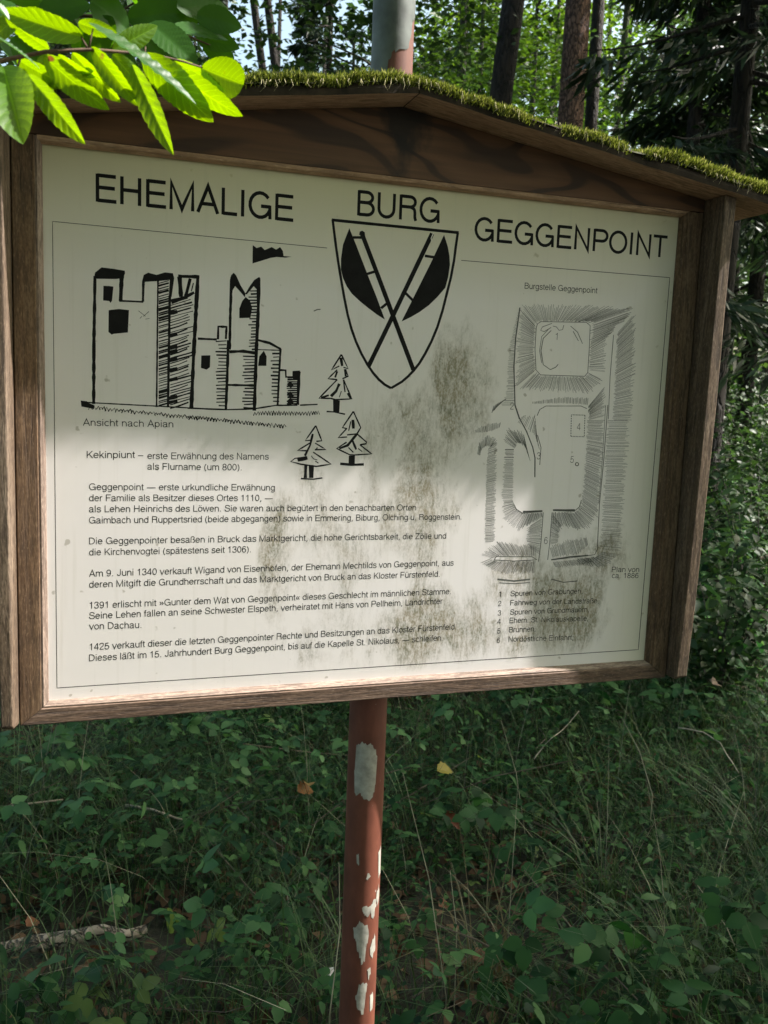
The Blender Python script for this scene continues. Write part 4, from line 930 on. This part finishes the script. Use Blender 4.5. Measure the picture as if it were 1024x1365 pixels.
# spruces at the right: trunk and drooping boughs
def spruce(loc, h, r, label, zlo=1.5, reach=2.3, boughs=64, needles=150, group=None):
    t = empty('spruce_tree', loc); tag(t, label, 'tree', group)
    trunk_mesh('trunk', t, h, r, (0, 0), BARK_DARK, taper=.75)
    b = MB(); P = []; D = []
    for k in range(boughs):
        f = (k + random.random()) / boughs; z = zlo + (h - zlo) * f; ln = reach * (1 - .75 * f) * random.uniform(.65, 1.1); th = random.uniform(0, 2 * math.pi)
        dx, dy = math.cos(th), math.sin(th); pts = []
        for s in np.linspace(0, 1, 7): pts.append(np.array([dx * ln * s, dy * ln * s, z - .42 * ln * s ** 1.2 + .16 * ln * s ** 3]))
        b.tube(pts, list(np.linspace(.022, .004, 7)), 5)
        for q in range(needles):
            s = random.uniform(.12, 1) ** .8; i = min(5, int(s * 6)); w = s * 6 - i; p = pts[i] * (1 - w) + pts[i + 1] * w
            side = random.choice((-1, 1)) * random.random() * .30 * ln * (1 - .6 * s) ; p = p + np.array([-dy * side, dx * side, -abs(side) * .55 - random.uniform(0, .10)])
            P.append(p); sd = 1 if side > 0 else -1
            D.append((dx * .5 - dy * sd * .7 + random.gauss(0, .2), dy * .5 + dx * sd * .7 + random.gauss(0, .2), -.55 + random.gauss(0, .3)))
    P = np.array(P); D = np.array(D); n = len(P)
    NT = (np.array([(0, 0, 0), (.10, .45, .0), (0, 1, 0), (-.10, .45, 0)]), np.array([(0, 1, 2, 3)]))
    V, Fc = scatter(*NT, frames(D, rnd_ups(n, .6), RNG.uniform(.12, .26, n)), P)
    cr = mesh_obj('crown', V, Fc, NEEDLE, t); b.build('bough', BARK_DARK, t)['kind'] = 'stuff'
    return t
sp = spruce(tree_at(992, 100, 8.0, (0, 0)), 12, .10, 'dark spruce with drooping boughs above the right end of the roof', zlo=2.2, reach=1.5, boughs=84, needles=170)
copy_tree(sp, tree_at(935, 80, 11.5, (0, 0)), 2.1, 1.05, 'second dark spruce standing just behind the front one')
copy_tree(sp, tree_at(1030, 120, 12, (0, 0)), 4.0, 1.1, 'dark spruce trunk at the right border of the photo')
copy_tree(sp, tree_at(440, 40, 20, (0, 0)), 1.2, 1.15, 'dark conifer crown left of the zinc pole top')

# bushy young trees between the trunks
SAP_G = 'young trees in the wood behind the board'
sap = {}
def sapling(px, d, kind, label, s=1.0):
    p = at_d(px, 60, d); loc = (p[0], p[1], float(ground_z(p[0], p[1])))
    if kind not in sap:
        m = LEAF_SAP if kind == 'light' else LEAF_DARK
        sap[kind] = beech(loc, 8.0, .06, (.01, .01), BARK_GREY, m, [(85, 60, 2.0, 2.7, 5.4, .105, dict(spread=.36, flat=.3))], label, SAP_G, 'young_tree', 16); return
    copy_tree(sap[kind], loc, random.uniform(0, 6.28), s, label, SAP_G)
bright = 'bright green young broadleaf tree among the trunks behind the roof'
dark = 'dark green young broadleaf tree in shade behind the roof'
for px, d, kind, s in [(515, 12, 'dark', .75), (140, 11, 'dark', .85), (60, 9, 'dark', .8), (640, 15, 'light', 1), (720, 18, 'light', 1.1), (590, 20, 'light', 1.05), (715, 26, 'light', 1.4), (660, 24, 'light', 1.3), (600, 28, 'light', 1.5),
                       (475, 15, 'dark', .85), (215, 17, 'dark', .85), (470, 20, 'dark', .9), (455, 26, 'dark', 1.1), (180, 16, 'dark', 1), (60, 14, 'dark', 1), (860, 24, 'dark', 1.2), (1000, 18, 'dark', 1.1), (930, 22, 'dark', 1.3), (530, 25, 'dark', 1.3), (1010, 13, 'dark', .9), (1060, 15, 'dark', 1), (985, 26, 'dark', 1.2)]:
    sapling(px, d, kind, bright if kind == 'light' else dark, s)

# far wood closing the view: leaves and stems, one mass
n = 24000
dd = RNG.uniform(28, 46, n); hx = RNG.uniform(-150, 1250, n)
pts = np.array([at_d(a, 400, d_) for a, d_ in zip(hx, dd)]); zz_ = np.abs(RNG.normal(0, 1, n)) * 6.5 + RNG.uniform(0, 6, n)
cl = 0.5 + 0.5 * np.sin(hx * .031 + zz_ * .8) * np.sin(hx * .013 - zz_ * .5 + dd * .3); kp = RNG.random(n) < np.where(np.abs(hx - 350) < 28, .06, np.where(np.abs(hx - 808) < 22, .12, .35 + .75 * cl))
pts = pts[kp]; pts[:, 2] = zz_[kp]; n = len(pts)
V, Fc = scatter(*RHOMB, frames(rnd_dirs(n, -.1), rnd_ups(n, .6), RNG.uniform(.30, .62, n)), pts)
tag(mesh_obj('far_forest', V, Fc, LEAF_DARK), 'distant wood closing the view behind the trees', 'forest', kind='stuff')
n = 9000
hx = RNG.uniform(-150, 1250, n); pts = np.array([at_d(a, 400, d_) for a, d_ in zip(hx, RNG.uniform(13, 26, n))])
pts[:, 2] = ground_z(pts[:, 0], pts[:, 1]) + RNG.uniform(0, 1, n) ** 1.3 * (2.6 + 1.3 * np.sin(hx * .021) * np.sin(hx * .0083 + 1))
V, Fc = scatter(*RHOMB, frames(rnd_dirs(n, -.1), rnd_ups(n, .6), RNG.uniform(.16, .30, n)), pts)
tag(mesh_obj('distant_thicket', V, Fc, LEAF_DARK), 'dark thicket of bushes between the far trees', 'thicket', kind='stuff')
b = MB()
for k in range(26):
    p = at_d(random.uniform(-100, 1200), 300, random.uniform(26, 45)); z = 0; r = random.uniform(.08, .2); lx = random.uniform(-.03, .03)
    b.tube([(p[0] + lx * q, p[1], q) for q in (-.5, 4, 9, 16, 24)], [r, r * .9, r * .8, r * .6, r * .4], 7)
tag(b.build('far_trunks', BARK_DARK), 'distant tree stems in the far wood', 'forest', kind='stuff')

# ---- unseen trees added for shade, crowns cut open for the sun on board and twig
C1 = np.array([0.52, -0.02, Z0 + 0.40]); C2 = at_y(140, 90, by)
E1 = np.cross((0, 0, 1.0), SUN); E1 /= np.linalg.norm(E1); E2 = np.cross(SUN, E1)
def out_of_beam(p_world):
    q = p_world - C1; c = p_world - C2
    return ((np.abs(q @ E1) > .36) | (np.abs(q @ E2) > .86)) & (np.linalg.norm(c - (c @ SUN)[:, None] * SUN, axis=1) > .30)
CAN_G = 'unseen trees added to shade the clearing'
for (x, y, h, rx, rz, zc, ncl) in [(6.5, 0.2, 11, 3.4, 2.0, 8.6, 230), (7.6, 3.4, 12, 3.0, 2.2, 9.2, 110), (8.5, -4.0, 12, 3.3, 2.2, 9.0, 130), (3.6, -5.5, 12, 3.0, 2.2, 9.5, 70), (-5.5, -2.5, 12, 3.2, 2.4, 9.0, 90), (-6.0, 4.5, 12, 3.2, 2.4, 9.4, 110), (-2.5, -6.5, 10, 3.0, 3.2, 5.4, 120), (2.2, -8.0, 11, 3.2, 3.6, 6.0, 130), (-6.5, -6.0, 11, 3.0, 3.6, 6.0, 110), (6.0, -7.5, 11, 3.0, 3.6, 6.4, 110), (-0.5, -3.2, 11, 2.6, 1.6, 8.5, 110)]:
    loc = np.array([x, y, float(ground_z(x, y))])
    beech(tuple(loc), h, .17, (0, 0), BARK_GREY, LEAF_BEECH, [(ncl, 60, rx, rz, zc, .20, dict(spread=.5, flat=.4, hollow=.1, keep=lambda p, L_=loc: out_of_beam(p + L_)))],
          'unseen grey barked beech added beside the clearing for its shade', CAN_G)

# ------------------------------------------------------------------ undergrowth
HERB = leaf_mat('herb_leaf', [(0.007, 0.026, 0.010), (0.014, 0.048, 0.016), (0.026, 0.080, 0.026), (0.040, 0.105, 0.034), (0.085, 0.175, 0.060)], 0.32, 0.16, 2.5, 0.55)
HERB_Y = leaf_mat('yellowish_herb_leaf', [(0.06, 0.11, 0.025), (0.10, 0.15, 0.04)], 0.35, 0.4, 2.5, 0.5)
GRASS = leaf_mat('grass_blade', [(0.010, 0.030, 0.010), (0.030, 0.070, 0.022), (0.10, 0.15, 0.06)], 0.3, 0.35, 3, 0.5)
STRAW = plain('dry_grass_stalk', (0.20, 0.19, 0.13), 0.8, 0.35, 14)
LITTER = leaf_mat('dead_leaf', [(0.045, 0.026, 0.014), (0.10, 0.055, 0.028), (0.16, 0.10, 0.055)], 0.15, 0.3, 4, 0.7)
DEADWOOD = bark_mat('dead_wood', (0.16, 0.135, 0.105), (0.33, 0.28, 0.225), (16, 16, 16))
PALE_TWIG = plain('pale_dry_twig', (0.30, 0.26, 0.20), 0.85, 0.4, 40)

def wedge_points(n, r0, r1, a0=-14, a1=50, power=1.0):
    """points on the ground in front of the camera, heading angles clockwise from +y"""
    r = np.sqrt(RNG.uniform(r0 ** (2 * power), r1 ** (2 * power), n)) ** (1 / power) if power != 1 else np.sqrt(RNG.uniform(r0 * r0, r1 * r1, n))
    a = np.radians(RNG.uniform(a0, a1, n)); x = CAM[0] + r * np.sin(a); y = CAM[1] + r * np.cos(a)
    return np.stack([x, y, ground_z(x, y)], 1)
LOG_A, LOG_B = at_z(-60, 1272, .12)[:2], at_z(196, 1240, .14)[:2]
def open_floor(p):                          # little grows right beside the fallen log
    d = LOG_B - LOG_A; t = np.clip(((p[:, :2] - LOG_A) @ d) / (d @ d), 0, 1); q = p[:, :2] - (LOG_A + t[:, None] * d)
    return (np.hypot(q[:, 0], q[:, 1]) > .24) | (RNG.random(len(p)) < .2)
def clumpy(p, f=1.6, thr=.35):
    v = .5 + .25 * np.sin(f * p[:, 0] * 2.1 + 1.7 * np.sin(f * p[:, 1])) + .25 * np.sin(f * p[:, 1] * 2.7 + 2 * np.sin(f * .8 * p[:, 0] + 1))
    return v > thr + RNG.uniform(-.2, .2, len(p))
# leaf litter
p = wedge_points(9000, 1.6, 7.0); n = len(p); p[:, 2] += RNG.uniform(.004, .03, n)
tv, tf = leaf_template(4, .6, .2, .3, .0)
V, Fc = scatter(tv, tf, frames(rnd_dirs(n, 0), rnd_ups(n, .45), RNG.uniform(.03, .07, n)), p)
tag(mesh_obj('leaf_litter', V, Fc, LITTER, None, True), 'brown dead leaves covering the forest floor', 'leaf litter', kind='stuff')

# low herbs: leaves in threes on short stalks
def trifoliate(w=.72, n=6):
    a, f = leaf_template(n, w, .12, .22, .05, 1.0); V = []; Fc = []; k = 0
    for ang, s, o in ((0, 1.0, .12), (72, .86, .0), (-72, .86, .0)):
        c_, s_ = math.cos(rad(ang)), math.sin(rad(ang)); q = a.copy() * s; q[:, 1] += o + .05
        V.append(np.stack([q[:, 0] * c_ + q[:, 1] * s_, -q[:, 0] * s_ + q[:, 1] * c_, q[:, 2]], 1)); Fc.append(f + k); k += len(a)
    return np.concatenate(V), np.concatenate(Fc)
TRI = trifoliate()
def herb_layer(name, n, r0, r1, zlo, zhi, s0, s1, mat, label, thr=.3, f=1.6, a0=-14, a1=50, tmpl=None):
    p = wedge_points(n, r0, r1, a0, a1); p = p[clumpy(p, f, thr) & open_floor(p)]; n = len(p)
    p[:, 2] += zlo + (zhi - zlo) * RNG.random(n) ** 1.5
    V, Fc = scatter(*(tmpl or TRI), frames(rnd_dirs(n, .05), rnd_ups(n, .42), RNG.uniform(s0, s1, n)), p)
    o = tag(mesh_obj(name, V, Fc, mat, None, True), label, 'ground cover', kind='stuff'); return o
OV = leaf_template(6, .55, .2, .25, .04)
LANCE = leaf_template(7, .32, .3, .35, .10)
herb_layer('low_herbs', 4600, 1.7, 5.2, .02, .26, .020, .044, HERB, 'dark green three-leaved herbs covering the forest floor', .22)
BRIGHT = leaf_mat('bramble_leaf', [(0.012, 0.050, 0.018), (0.035, 0.105, 0.036), (0.055, 0.135, 0.048), (0.095, 0.19, 0.068)], 0.32, 0.2, 2.5, 0.5)
herb_layer('bramble_cover', 1700, 1.8, 6.0, .12, .40, .030, .066, BRIGHT, 'larger bramble leaves among the low herbs', .5, 1.1)
herb_layer('yellowing_herbs', 260, 1.9, 5.0, .05, .25, .020, .042, HERB_Y, 'yellowish leaves among the low herbs', .5, 2.3)
herb_layer('small_leaves', 15000, 1.8, 5.5, .02, .28, .012, .034, HERB, 'tiny dark leaves low in the undergrowth', .1, 2.0, tmpl=OV)
herb_layer('narrow_leaves', 7000, 1.8, 6.0, .03, .36, .025, .065, HERB, 'narrow pointed herb leaves in the undergrowth', .35, 1.4, tmpl=LANCE)
herb_layer('lit_undergrowth', 6000, 4.0, 11, .05, .75, .05, .10, HERB, 'leafy undergrowth further back at the right', .2, .7, 8, 52)

def blades(p, ln, lean, w, mat, name, label=None, cat='grass', kind='stuff', parent=None, offset=None, seg=5, up=1.0):
    n = len(p); th = RNG.uniform(0, 2 * np.pi, n); d = np.stack([np.cos(th), np.sin(th), 0 * th], 1); wd = np.stack([-np.sin(th), np.cos(th), 0 * th], 1)
    rows = []
    for i in range(seg + 1):
        t = i / seg; h = ln * (t - .35 * lean * t ** 2.2); o = ln * lean * t ** 2 * .8
        c = p + d * o[:, None] + np.array([0, 0, 1.0]) * h[:, None] * up
        ww = (w * (1 - t ** 1.5) + .0003)[:, None]; rows += [c - wd * ww, c + wd * ww]
    V = np.stack(rows, 1); m = V.shape[1]
    f = np.array([(2 * i, 2 * i + 1, 2 * i + 3, 2 * i + 2) for i in range(seg)]); Fc = f[None] + (np.arange(n) * m)[:, None, None]
    V = V.reshape(-1, 3)
    if offset is not None: V = V - offset
    o = mesh_obj(name, V, Fc.reshape(-1, 4), mat, parent, True)
    if label: tag(o, label, cat, kind=kind)
    return o
p = wedge_points(26000, 1.8, 6.5); p = p[clumpy(p, 1.3, .25) & open_floor(p)]; n = len(p)
blades(p, RNG.uniform(.12, .48, n), RNG.uniform(.3, 1.5, n), RNG.uniform(.0008, .0022, n), GRASS, 'grass', 'thin dark green grass in the undergrowth')
p = wedge_points(330, 1.9, 6.0); n = len(p)
blades(p, RNG.uniform(.2, .65, n), RNG.uniform(.2, 1.3, n), RNG.uniform(.0005, .0011, n), STRAW, 'dry_grass', 'pale dry grass stalks standing in the undergrowth')
# twigs lying about
b = MB()
for k in range(150):
    q = wedge_points(1, 1.9, 5.5)[0]; th = random.uniform(0, 6.28); L_ = random.uniform(.15, .6); el = random.uniform(-.05, .5); d = np.array([math.cos(th), math.sin(th), el]) * L_
    q = q + np.array([0, 0, random.uniform(.02, .15)]); mid = q + d * .5 + RNG.normal(0, .02, 3); r = random.uniform(.001, .003)
    b.tube([q, mid, q + d], [r, r * .8, r * .4], 5)
tag(b.build('twig_litter', plain('grey_brown_twig', (0.10, 0.08, 0.06), .9, .4, 30)), 'thin dead twigs scattered through the undergrowth', 'twigs', kind='stuff')

# arching grass tussocks that stand out
def tussock(px, py, label, n=46, l0=.35, l1=.65, mat=GRASS, lean=(.7, 1.5)):
    q = at_z(px, py, .0); q[2] = ground_z(q[0], q[1]); t = empty('grass_tussock', q); tag(t, label, 'grass tuft', 'grass tufts in the undergrowth')
    pp = q + np.stack([RNG.normal(0, .035, n), RNG.normal(0, .035, n), np.zeros(n)], 1)
    o = blades(pp, RNG.uniform(l0, l1, n), RNG.uniform(*lean, n), RNG.uniform(.0014, .0028, n), mat, 'blade_bunch', None, parent=t, offset=q)
    s = blades(pp[:6], RNG.uniform(l0, l1 * 1.2, 6), RNG.uniform(.2, .9, 6), RNG.uniform(.0007, .0012, 6), STRAW, 'dry_stalk', None, parent=t, offset=q)
tussock(800, 1230, 'arching grass tuft in the middle of the lower right')
tussock(1010, 1180, 'grass tuft leaning in at the right border below the board')
tussock(650, 1345, 'brownish grass tuft at the bottom, right of the red pole', mat=leaf_mat('browning_grass', [(0.07, 0.07, 0.03), (0.12, 0.10, 0.05)], .3, .3, 3), l0=.25, l1=.5)
tussock(60, 1120, 'grass tuft at the left border under the board')
tussock(905, 1330, 'pale arching grass tuft in the bottom right corner', l0=.3, l1=.55)
def stalk(px0, py0, px1, py1, d, label):
    a = at_d(px0, py0, d); c = at_d(px1, py1, d + .15); a_z = float(ground_z(a[0], a[1]))
    b = MB(); m = (a + c) / 2 + np.array([.012, 0, .01]); b.tube([a - np.array([0, 0, a[2] - a_z]) * .3, a, m, c], [.0016, .0015, .0013, .0007], 5)
    tag(b.build('grass_stalk', STRAW), label, 'grass stalk', 'tall dry grass stalks')
for s_ in [(595, 1330, 537, 1030, 1.95, 'long pale grass stalk close to the right of the red pole'), (606, 1335, 600, 1160, 2.05, 'short upright grass stalk right of the long pale one'), (440, 1350, 452, 1150, 1.8, 'thin pale stalk close to the left of the red pole'),
           (870, 1060, 828, 955, 3.0, 'grass stalk leaning left under the right end of the board'), (1000, 1310, 930, 1180, 2.3, 'dry stalk leaning left in the bottom right corner'), (700, 1110, 668, 960, 3.0, 'bent grass stalk below the middle of the lower frame'), (372, 1185, 372, 1090, 2.7, 'upright pale stalk left of the red pole')]: stalk(*s_)

# bramble sprigs one can point to
def sprig(px, py, z, label, n=4, size=.07, mat=HERB, spread=.055):
    size *= .72; z += .06
    q = at_z(px, py, z); g0 = float(ground_z(q[0], q[1])); t = empty('bramble_sprig', (q[0], q[1], g0)); tag(t, label, 'bramble', 'bramble sprigs in the undergrowth')
    b = MB(); h = q[2] - g0; b.tube([(.05, .03, -.02), (.02, .02, h * .5), (0, 0, h)], [.0024, .002, .001], 5); L_ = []
    for k in range(n):
        th = k * 6.28 / n + random.uniform(-.4, .4); off = np.array([math.cos(th) * spread, math.sin(th) * spread, h + random.uniform(-.03, .03)]); L_.append(off)
        b.tube([(0, 0, h * .9), tuple(off * np.array([.5, .5, 1]) + np.array([0, 0, .01])), tuple(off)], [.0012, .001, .0008], 4)
    b.build('stem', GRASS, t, True)
    V, Fc = scatter(*TRI, frames(np.array([(o[0], o[1], -.02 + random.gauss(0, .04)) for o in L_]), np.array([(random.gauss(-.1, .2), random.gauss(-.45, .2), 1) for _ in L_]), RNG.uniform(.8, 1.15, n) * size), np.array(L_))
    for k in range(n):
        m = len(TRI[0]); fm = len(TRI[1]); mesh_obj('leaf', V[k * m:(k + 1) * m], TRI[1], mat, t, True)
for a in [(395, 1195, .22, 'bramble sprig with rounded leaves in the middle of the lower left'), (258, 1225, .2, 'pale bramble sprig above the right end of the fallen log', 3, .06, HERB_Y), (365, 1235, .15, 'small bramble sprig halfway between fallen log and red pole', 3, .055),
          (150, 1330, .2, 'bramble sprig with yellowish leaves at the bottom left', 4, .075, HERB_Y), (60, 1335, .2, 'dark bramble sprig in the bottom left corner', 4, .075), (545, 1245, .2, 'bramble sprig just right of the flaked part of the pole', 4, .06), (695, 1235, .28, 'broad leaved bramble sprig right of the pole, below the brown grass', 4, .085),
          (690, 1290, .2, 'broad bramble sprig near the bottom, left of the arching grass', 4, .08), (845, 1265, .26, 'large bramble sprig below the arching grass tuft', 5, .085), (985, 1210, .3, 'bramble sprig at the right border', 4, .08), (610, 1075, .2, 'bramble sprig below the frame, right of the yellow leaf', 4, .08), (655, 1080, .25, 'bluish green bramble sprig below the frame middle', 4, .085),
          (710, 1140, .2, 'small bramble sprig in the shade above the arching grass', 4, .06), (245, 1115, .2, 'bramble sprig right of the pale stick', 4, .07), (85, 1010, .2, 'pale bramble sprig under the left frame corner', 4, .08), (830, 1330, .25, 'bramble sprig at the bottom edge, right part', 4, .08), (20, 1350, .2, 'bramble sprig cut by the left bottom border', 4, .07)]: sprig(*a)

# single fallen leaves, sticks, log, scrap
def lying_leaf(px, py, z, size, col, label, rot=0.0, w=.7):
    q = at_z(px, py, z + .07); tv, tf = leaf_template(8, w, .45, .5, .12, 1, 2); mt = leaf_mat('fallen_leaf', [tuple(c * .8 for c in col), col], .3, .3, 30, .6)
    m = frames(np.array([(math.cos(rot), math.sin(rot), .1)]), np.array([(.1, -.6, 1.0)]), np.array([size])); V, Fc = scatter(tv, tf, m, np.array([[0., 0., 0.]]))
    o = mesh_obj('fallen_leaf', V, Fc, mt, None, True); o.location = q; tag(o, label, 'leaf', 'single fallen leaves')
lying_leaf(583, 1028, .22, .075, (0.30, 0.25, 0.05), 'yellow fallen leaf below the frame, right of the pole', .2)
lying_leaf(397, 1056, .2, .075, (0.24, 0.12, 0.045), 'orange brown leaf left of the pole under the board', .4)
lying_leaf(412, 1048, .22, .06, (0.28, 0.19, 0.07), 'tan leaf lying against the orange brown one', 1.4)
lying_leaf(586, 1080, .15, .09, (0.16, 0.05, 0.02), 'dark russet leaf under the yellow one', -1.2, .5)
lying_leaf(35, 1235, .12, .05, (0.17, 0.075, 0.035), 'small rusty leaf at the left above the log', .8)
lying_leaf(630, 1278, .12, .055, (0.15, 0.08, 0.045), 'brown leaf at the bottom right of the pole', .1)
lying_leaf(585, 1208, .12, .045, (0.20, 0.09, 0.05), 'small brown leaf beside the long pale stalk', .3)
lying_leaf(950, 912, .25, .08, (0.36, 0.26, 0.20), 'pale dry leaf at the lower right corner of the board', .3)
def stick(name, pts, r, mat, label, n=8, cat='stick'):
    P = [at_z(*q) for q in pts]; b = MB(); Q = []
    for a, c in zip(P[:-1], P[1:]):
        for t in (0, .33, .66): Q.append(a + (c - a) * t + RNG.normal(0, r * .3, 3))
    Q.append(P[-1]); b.tube(Q, list(np.linspace(r, r * .65, len(Q))), n, .1); tag(b.build(name, mat, None, True), label, cat)
stick('fallen_log', [(-60, 1272, .18), (40, 1262, .18), (110, 1250, .195), (196, 1240, .20)], .023, DEADWOOD, 'thick pale fallen log at the lower left', 14, 'log')
stick('dead_stick', [(168, 1073, .2), (205, 1080, .22), (252, 1095, .2)], .0048, PALE_TWIG, 'bright pale stick lying left of centre under the board')
stick('dead_stick', [(-20, 1078, .18), (40, 1072, .2), (84, 1066, .2)], .004, PALE_TWIG, 'thin pale stick at the left border under the board')
stick('dead_stick', [(712, 1012, .2), (724, 996, .23), (735, 984, .27), (752, 972, .27), (772, 948, .33)], .0024, PALE_TWIG, 'pale twig rising under the right half of the frame')
stick('dead_stick', [(905, 970, .3), (938, 976, .31), (960, 990, .3), (970, 1008, .29), (985, 1030, .28)], .0028, PALE_TWIG, 'curved pale stem at the right below the board')
stick('dead_stick', [(410, 1265, .05), (388, 1215, .12), (382, 1190, .16)], .0022, PALE_TWIG, 'short bent pale twig between the log and the pole')
q = at_z(438, 1300, .24); sv = [(-.012, 0, -.016), (.010, .002, -.018), (.016, .004, 0), (.012, .002, .017), (-.004, -.003, .02), (-.016, 0, .004), (0, -.008, 0)]
o = mesh_obj('paper_scrap', sv, [(6, i, (i + 1) % 6) for i in range(6)], plain('dirty_white_paper', (.55, .55, .58), .8, .15, 40)); so = o.modifiers.new('thickness', 'SOLIDIFY'); so.thickness = .0006
o.location = q; tag(o, 'small crumpled white scrap left of the pole near the bottom', 'scrap')

# ------------------------------------------------------------------ shrubs at the right, between board and border
SHRUB = leaf_mat('shrub_leaf', [(0.011, 0.030, 0.010), (0.022, 0.054, 0.016), (0.036, 0.076, 0.021)], 0.32, 0.3, 1.5, 0.5)
def shrub(px, d, h, r, n, leaf, label, sticks=14):
    p = at_d(px, 600, d); loc = np.array([p[0], p[1], float(ground_z(p[0], p[1]))]); t = empty('shrub', loc); tag(t, label, 'shrub', 'shrubs to the right of the board')
    b = MB(); P = []; D = []
    for k in range(sticks):
        th = random.uniform(0, 6.28); ln = h * random.uniform(.6, 1.05); sp_ = r * random.uniform(.3, 1); pts = []
        for s in np.linspace(0, 1, 6): pts.append(np.array([math.cos(th) * sp_ * s ** 1.3, math.sin(th) * sp_ * s ** 1.3, ln * (s - .22 * s ** 3)]))
        b.tube(pts, list(np.linspace(.006, .0015, 6)), 5)
        for q in range(n // sticks):
            s = random.uniform(.2, 1); i = min(4, int(s * 5)); w = s * 5 - i; c = pts[i] * (1 - w) + pts[i + 1] * w; P.append(c + RNG.normal(0, .07, 3) * np.array([1, 1, .5])); D.append((math.cos(th + random.gauss(0, 1.2)), math.sin(th + random.gauss(0, 1.2)), random.gauss(-.1, .3)))
    P = np.array(P); m = len(P); b.build('stem', BARK_GREY, t)
    V, Fc = scatter(*OV, frames(np.array(D), rnd_ups(m, .4), RNG.uniform(.7, 1.2, m) * leaf), P); mesh_obj('foliage', V, Fc, SHRUB, t, True)
for a in [(985, 4.6, 1.1, .5, 700, .065, 'leafy shrub beside the lower right corner of the board'), (1030, 5.4, 1.6, .6, 900, .065, 'shrub at the right border at board height'), (1000, 7.0, 1.7, .8, 1200, .07, 'shrub further back, right of the side board'),
          (1060, 8.5, 2.3, 1.0, 1400, .07, 'tall shrub under the spruces at the right border'), (965, 9.5, 1.8, .9, 1100, .07, 'low shrub just past the right side board'), (1010, 11.5, 2.6, 1.2, 1500, .08, 'shrub thicket below the spruce at the right'),
          (640, 9.0, 4.4, .6, 420, .10, 'slender bright sapling with thin stems above the roof, right of the pole top')]: shrub(*a)
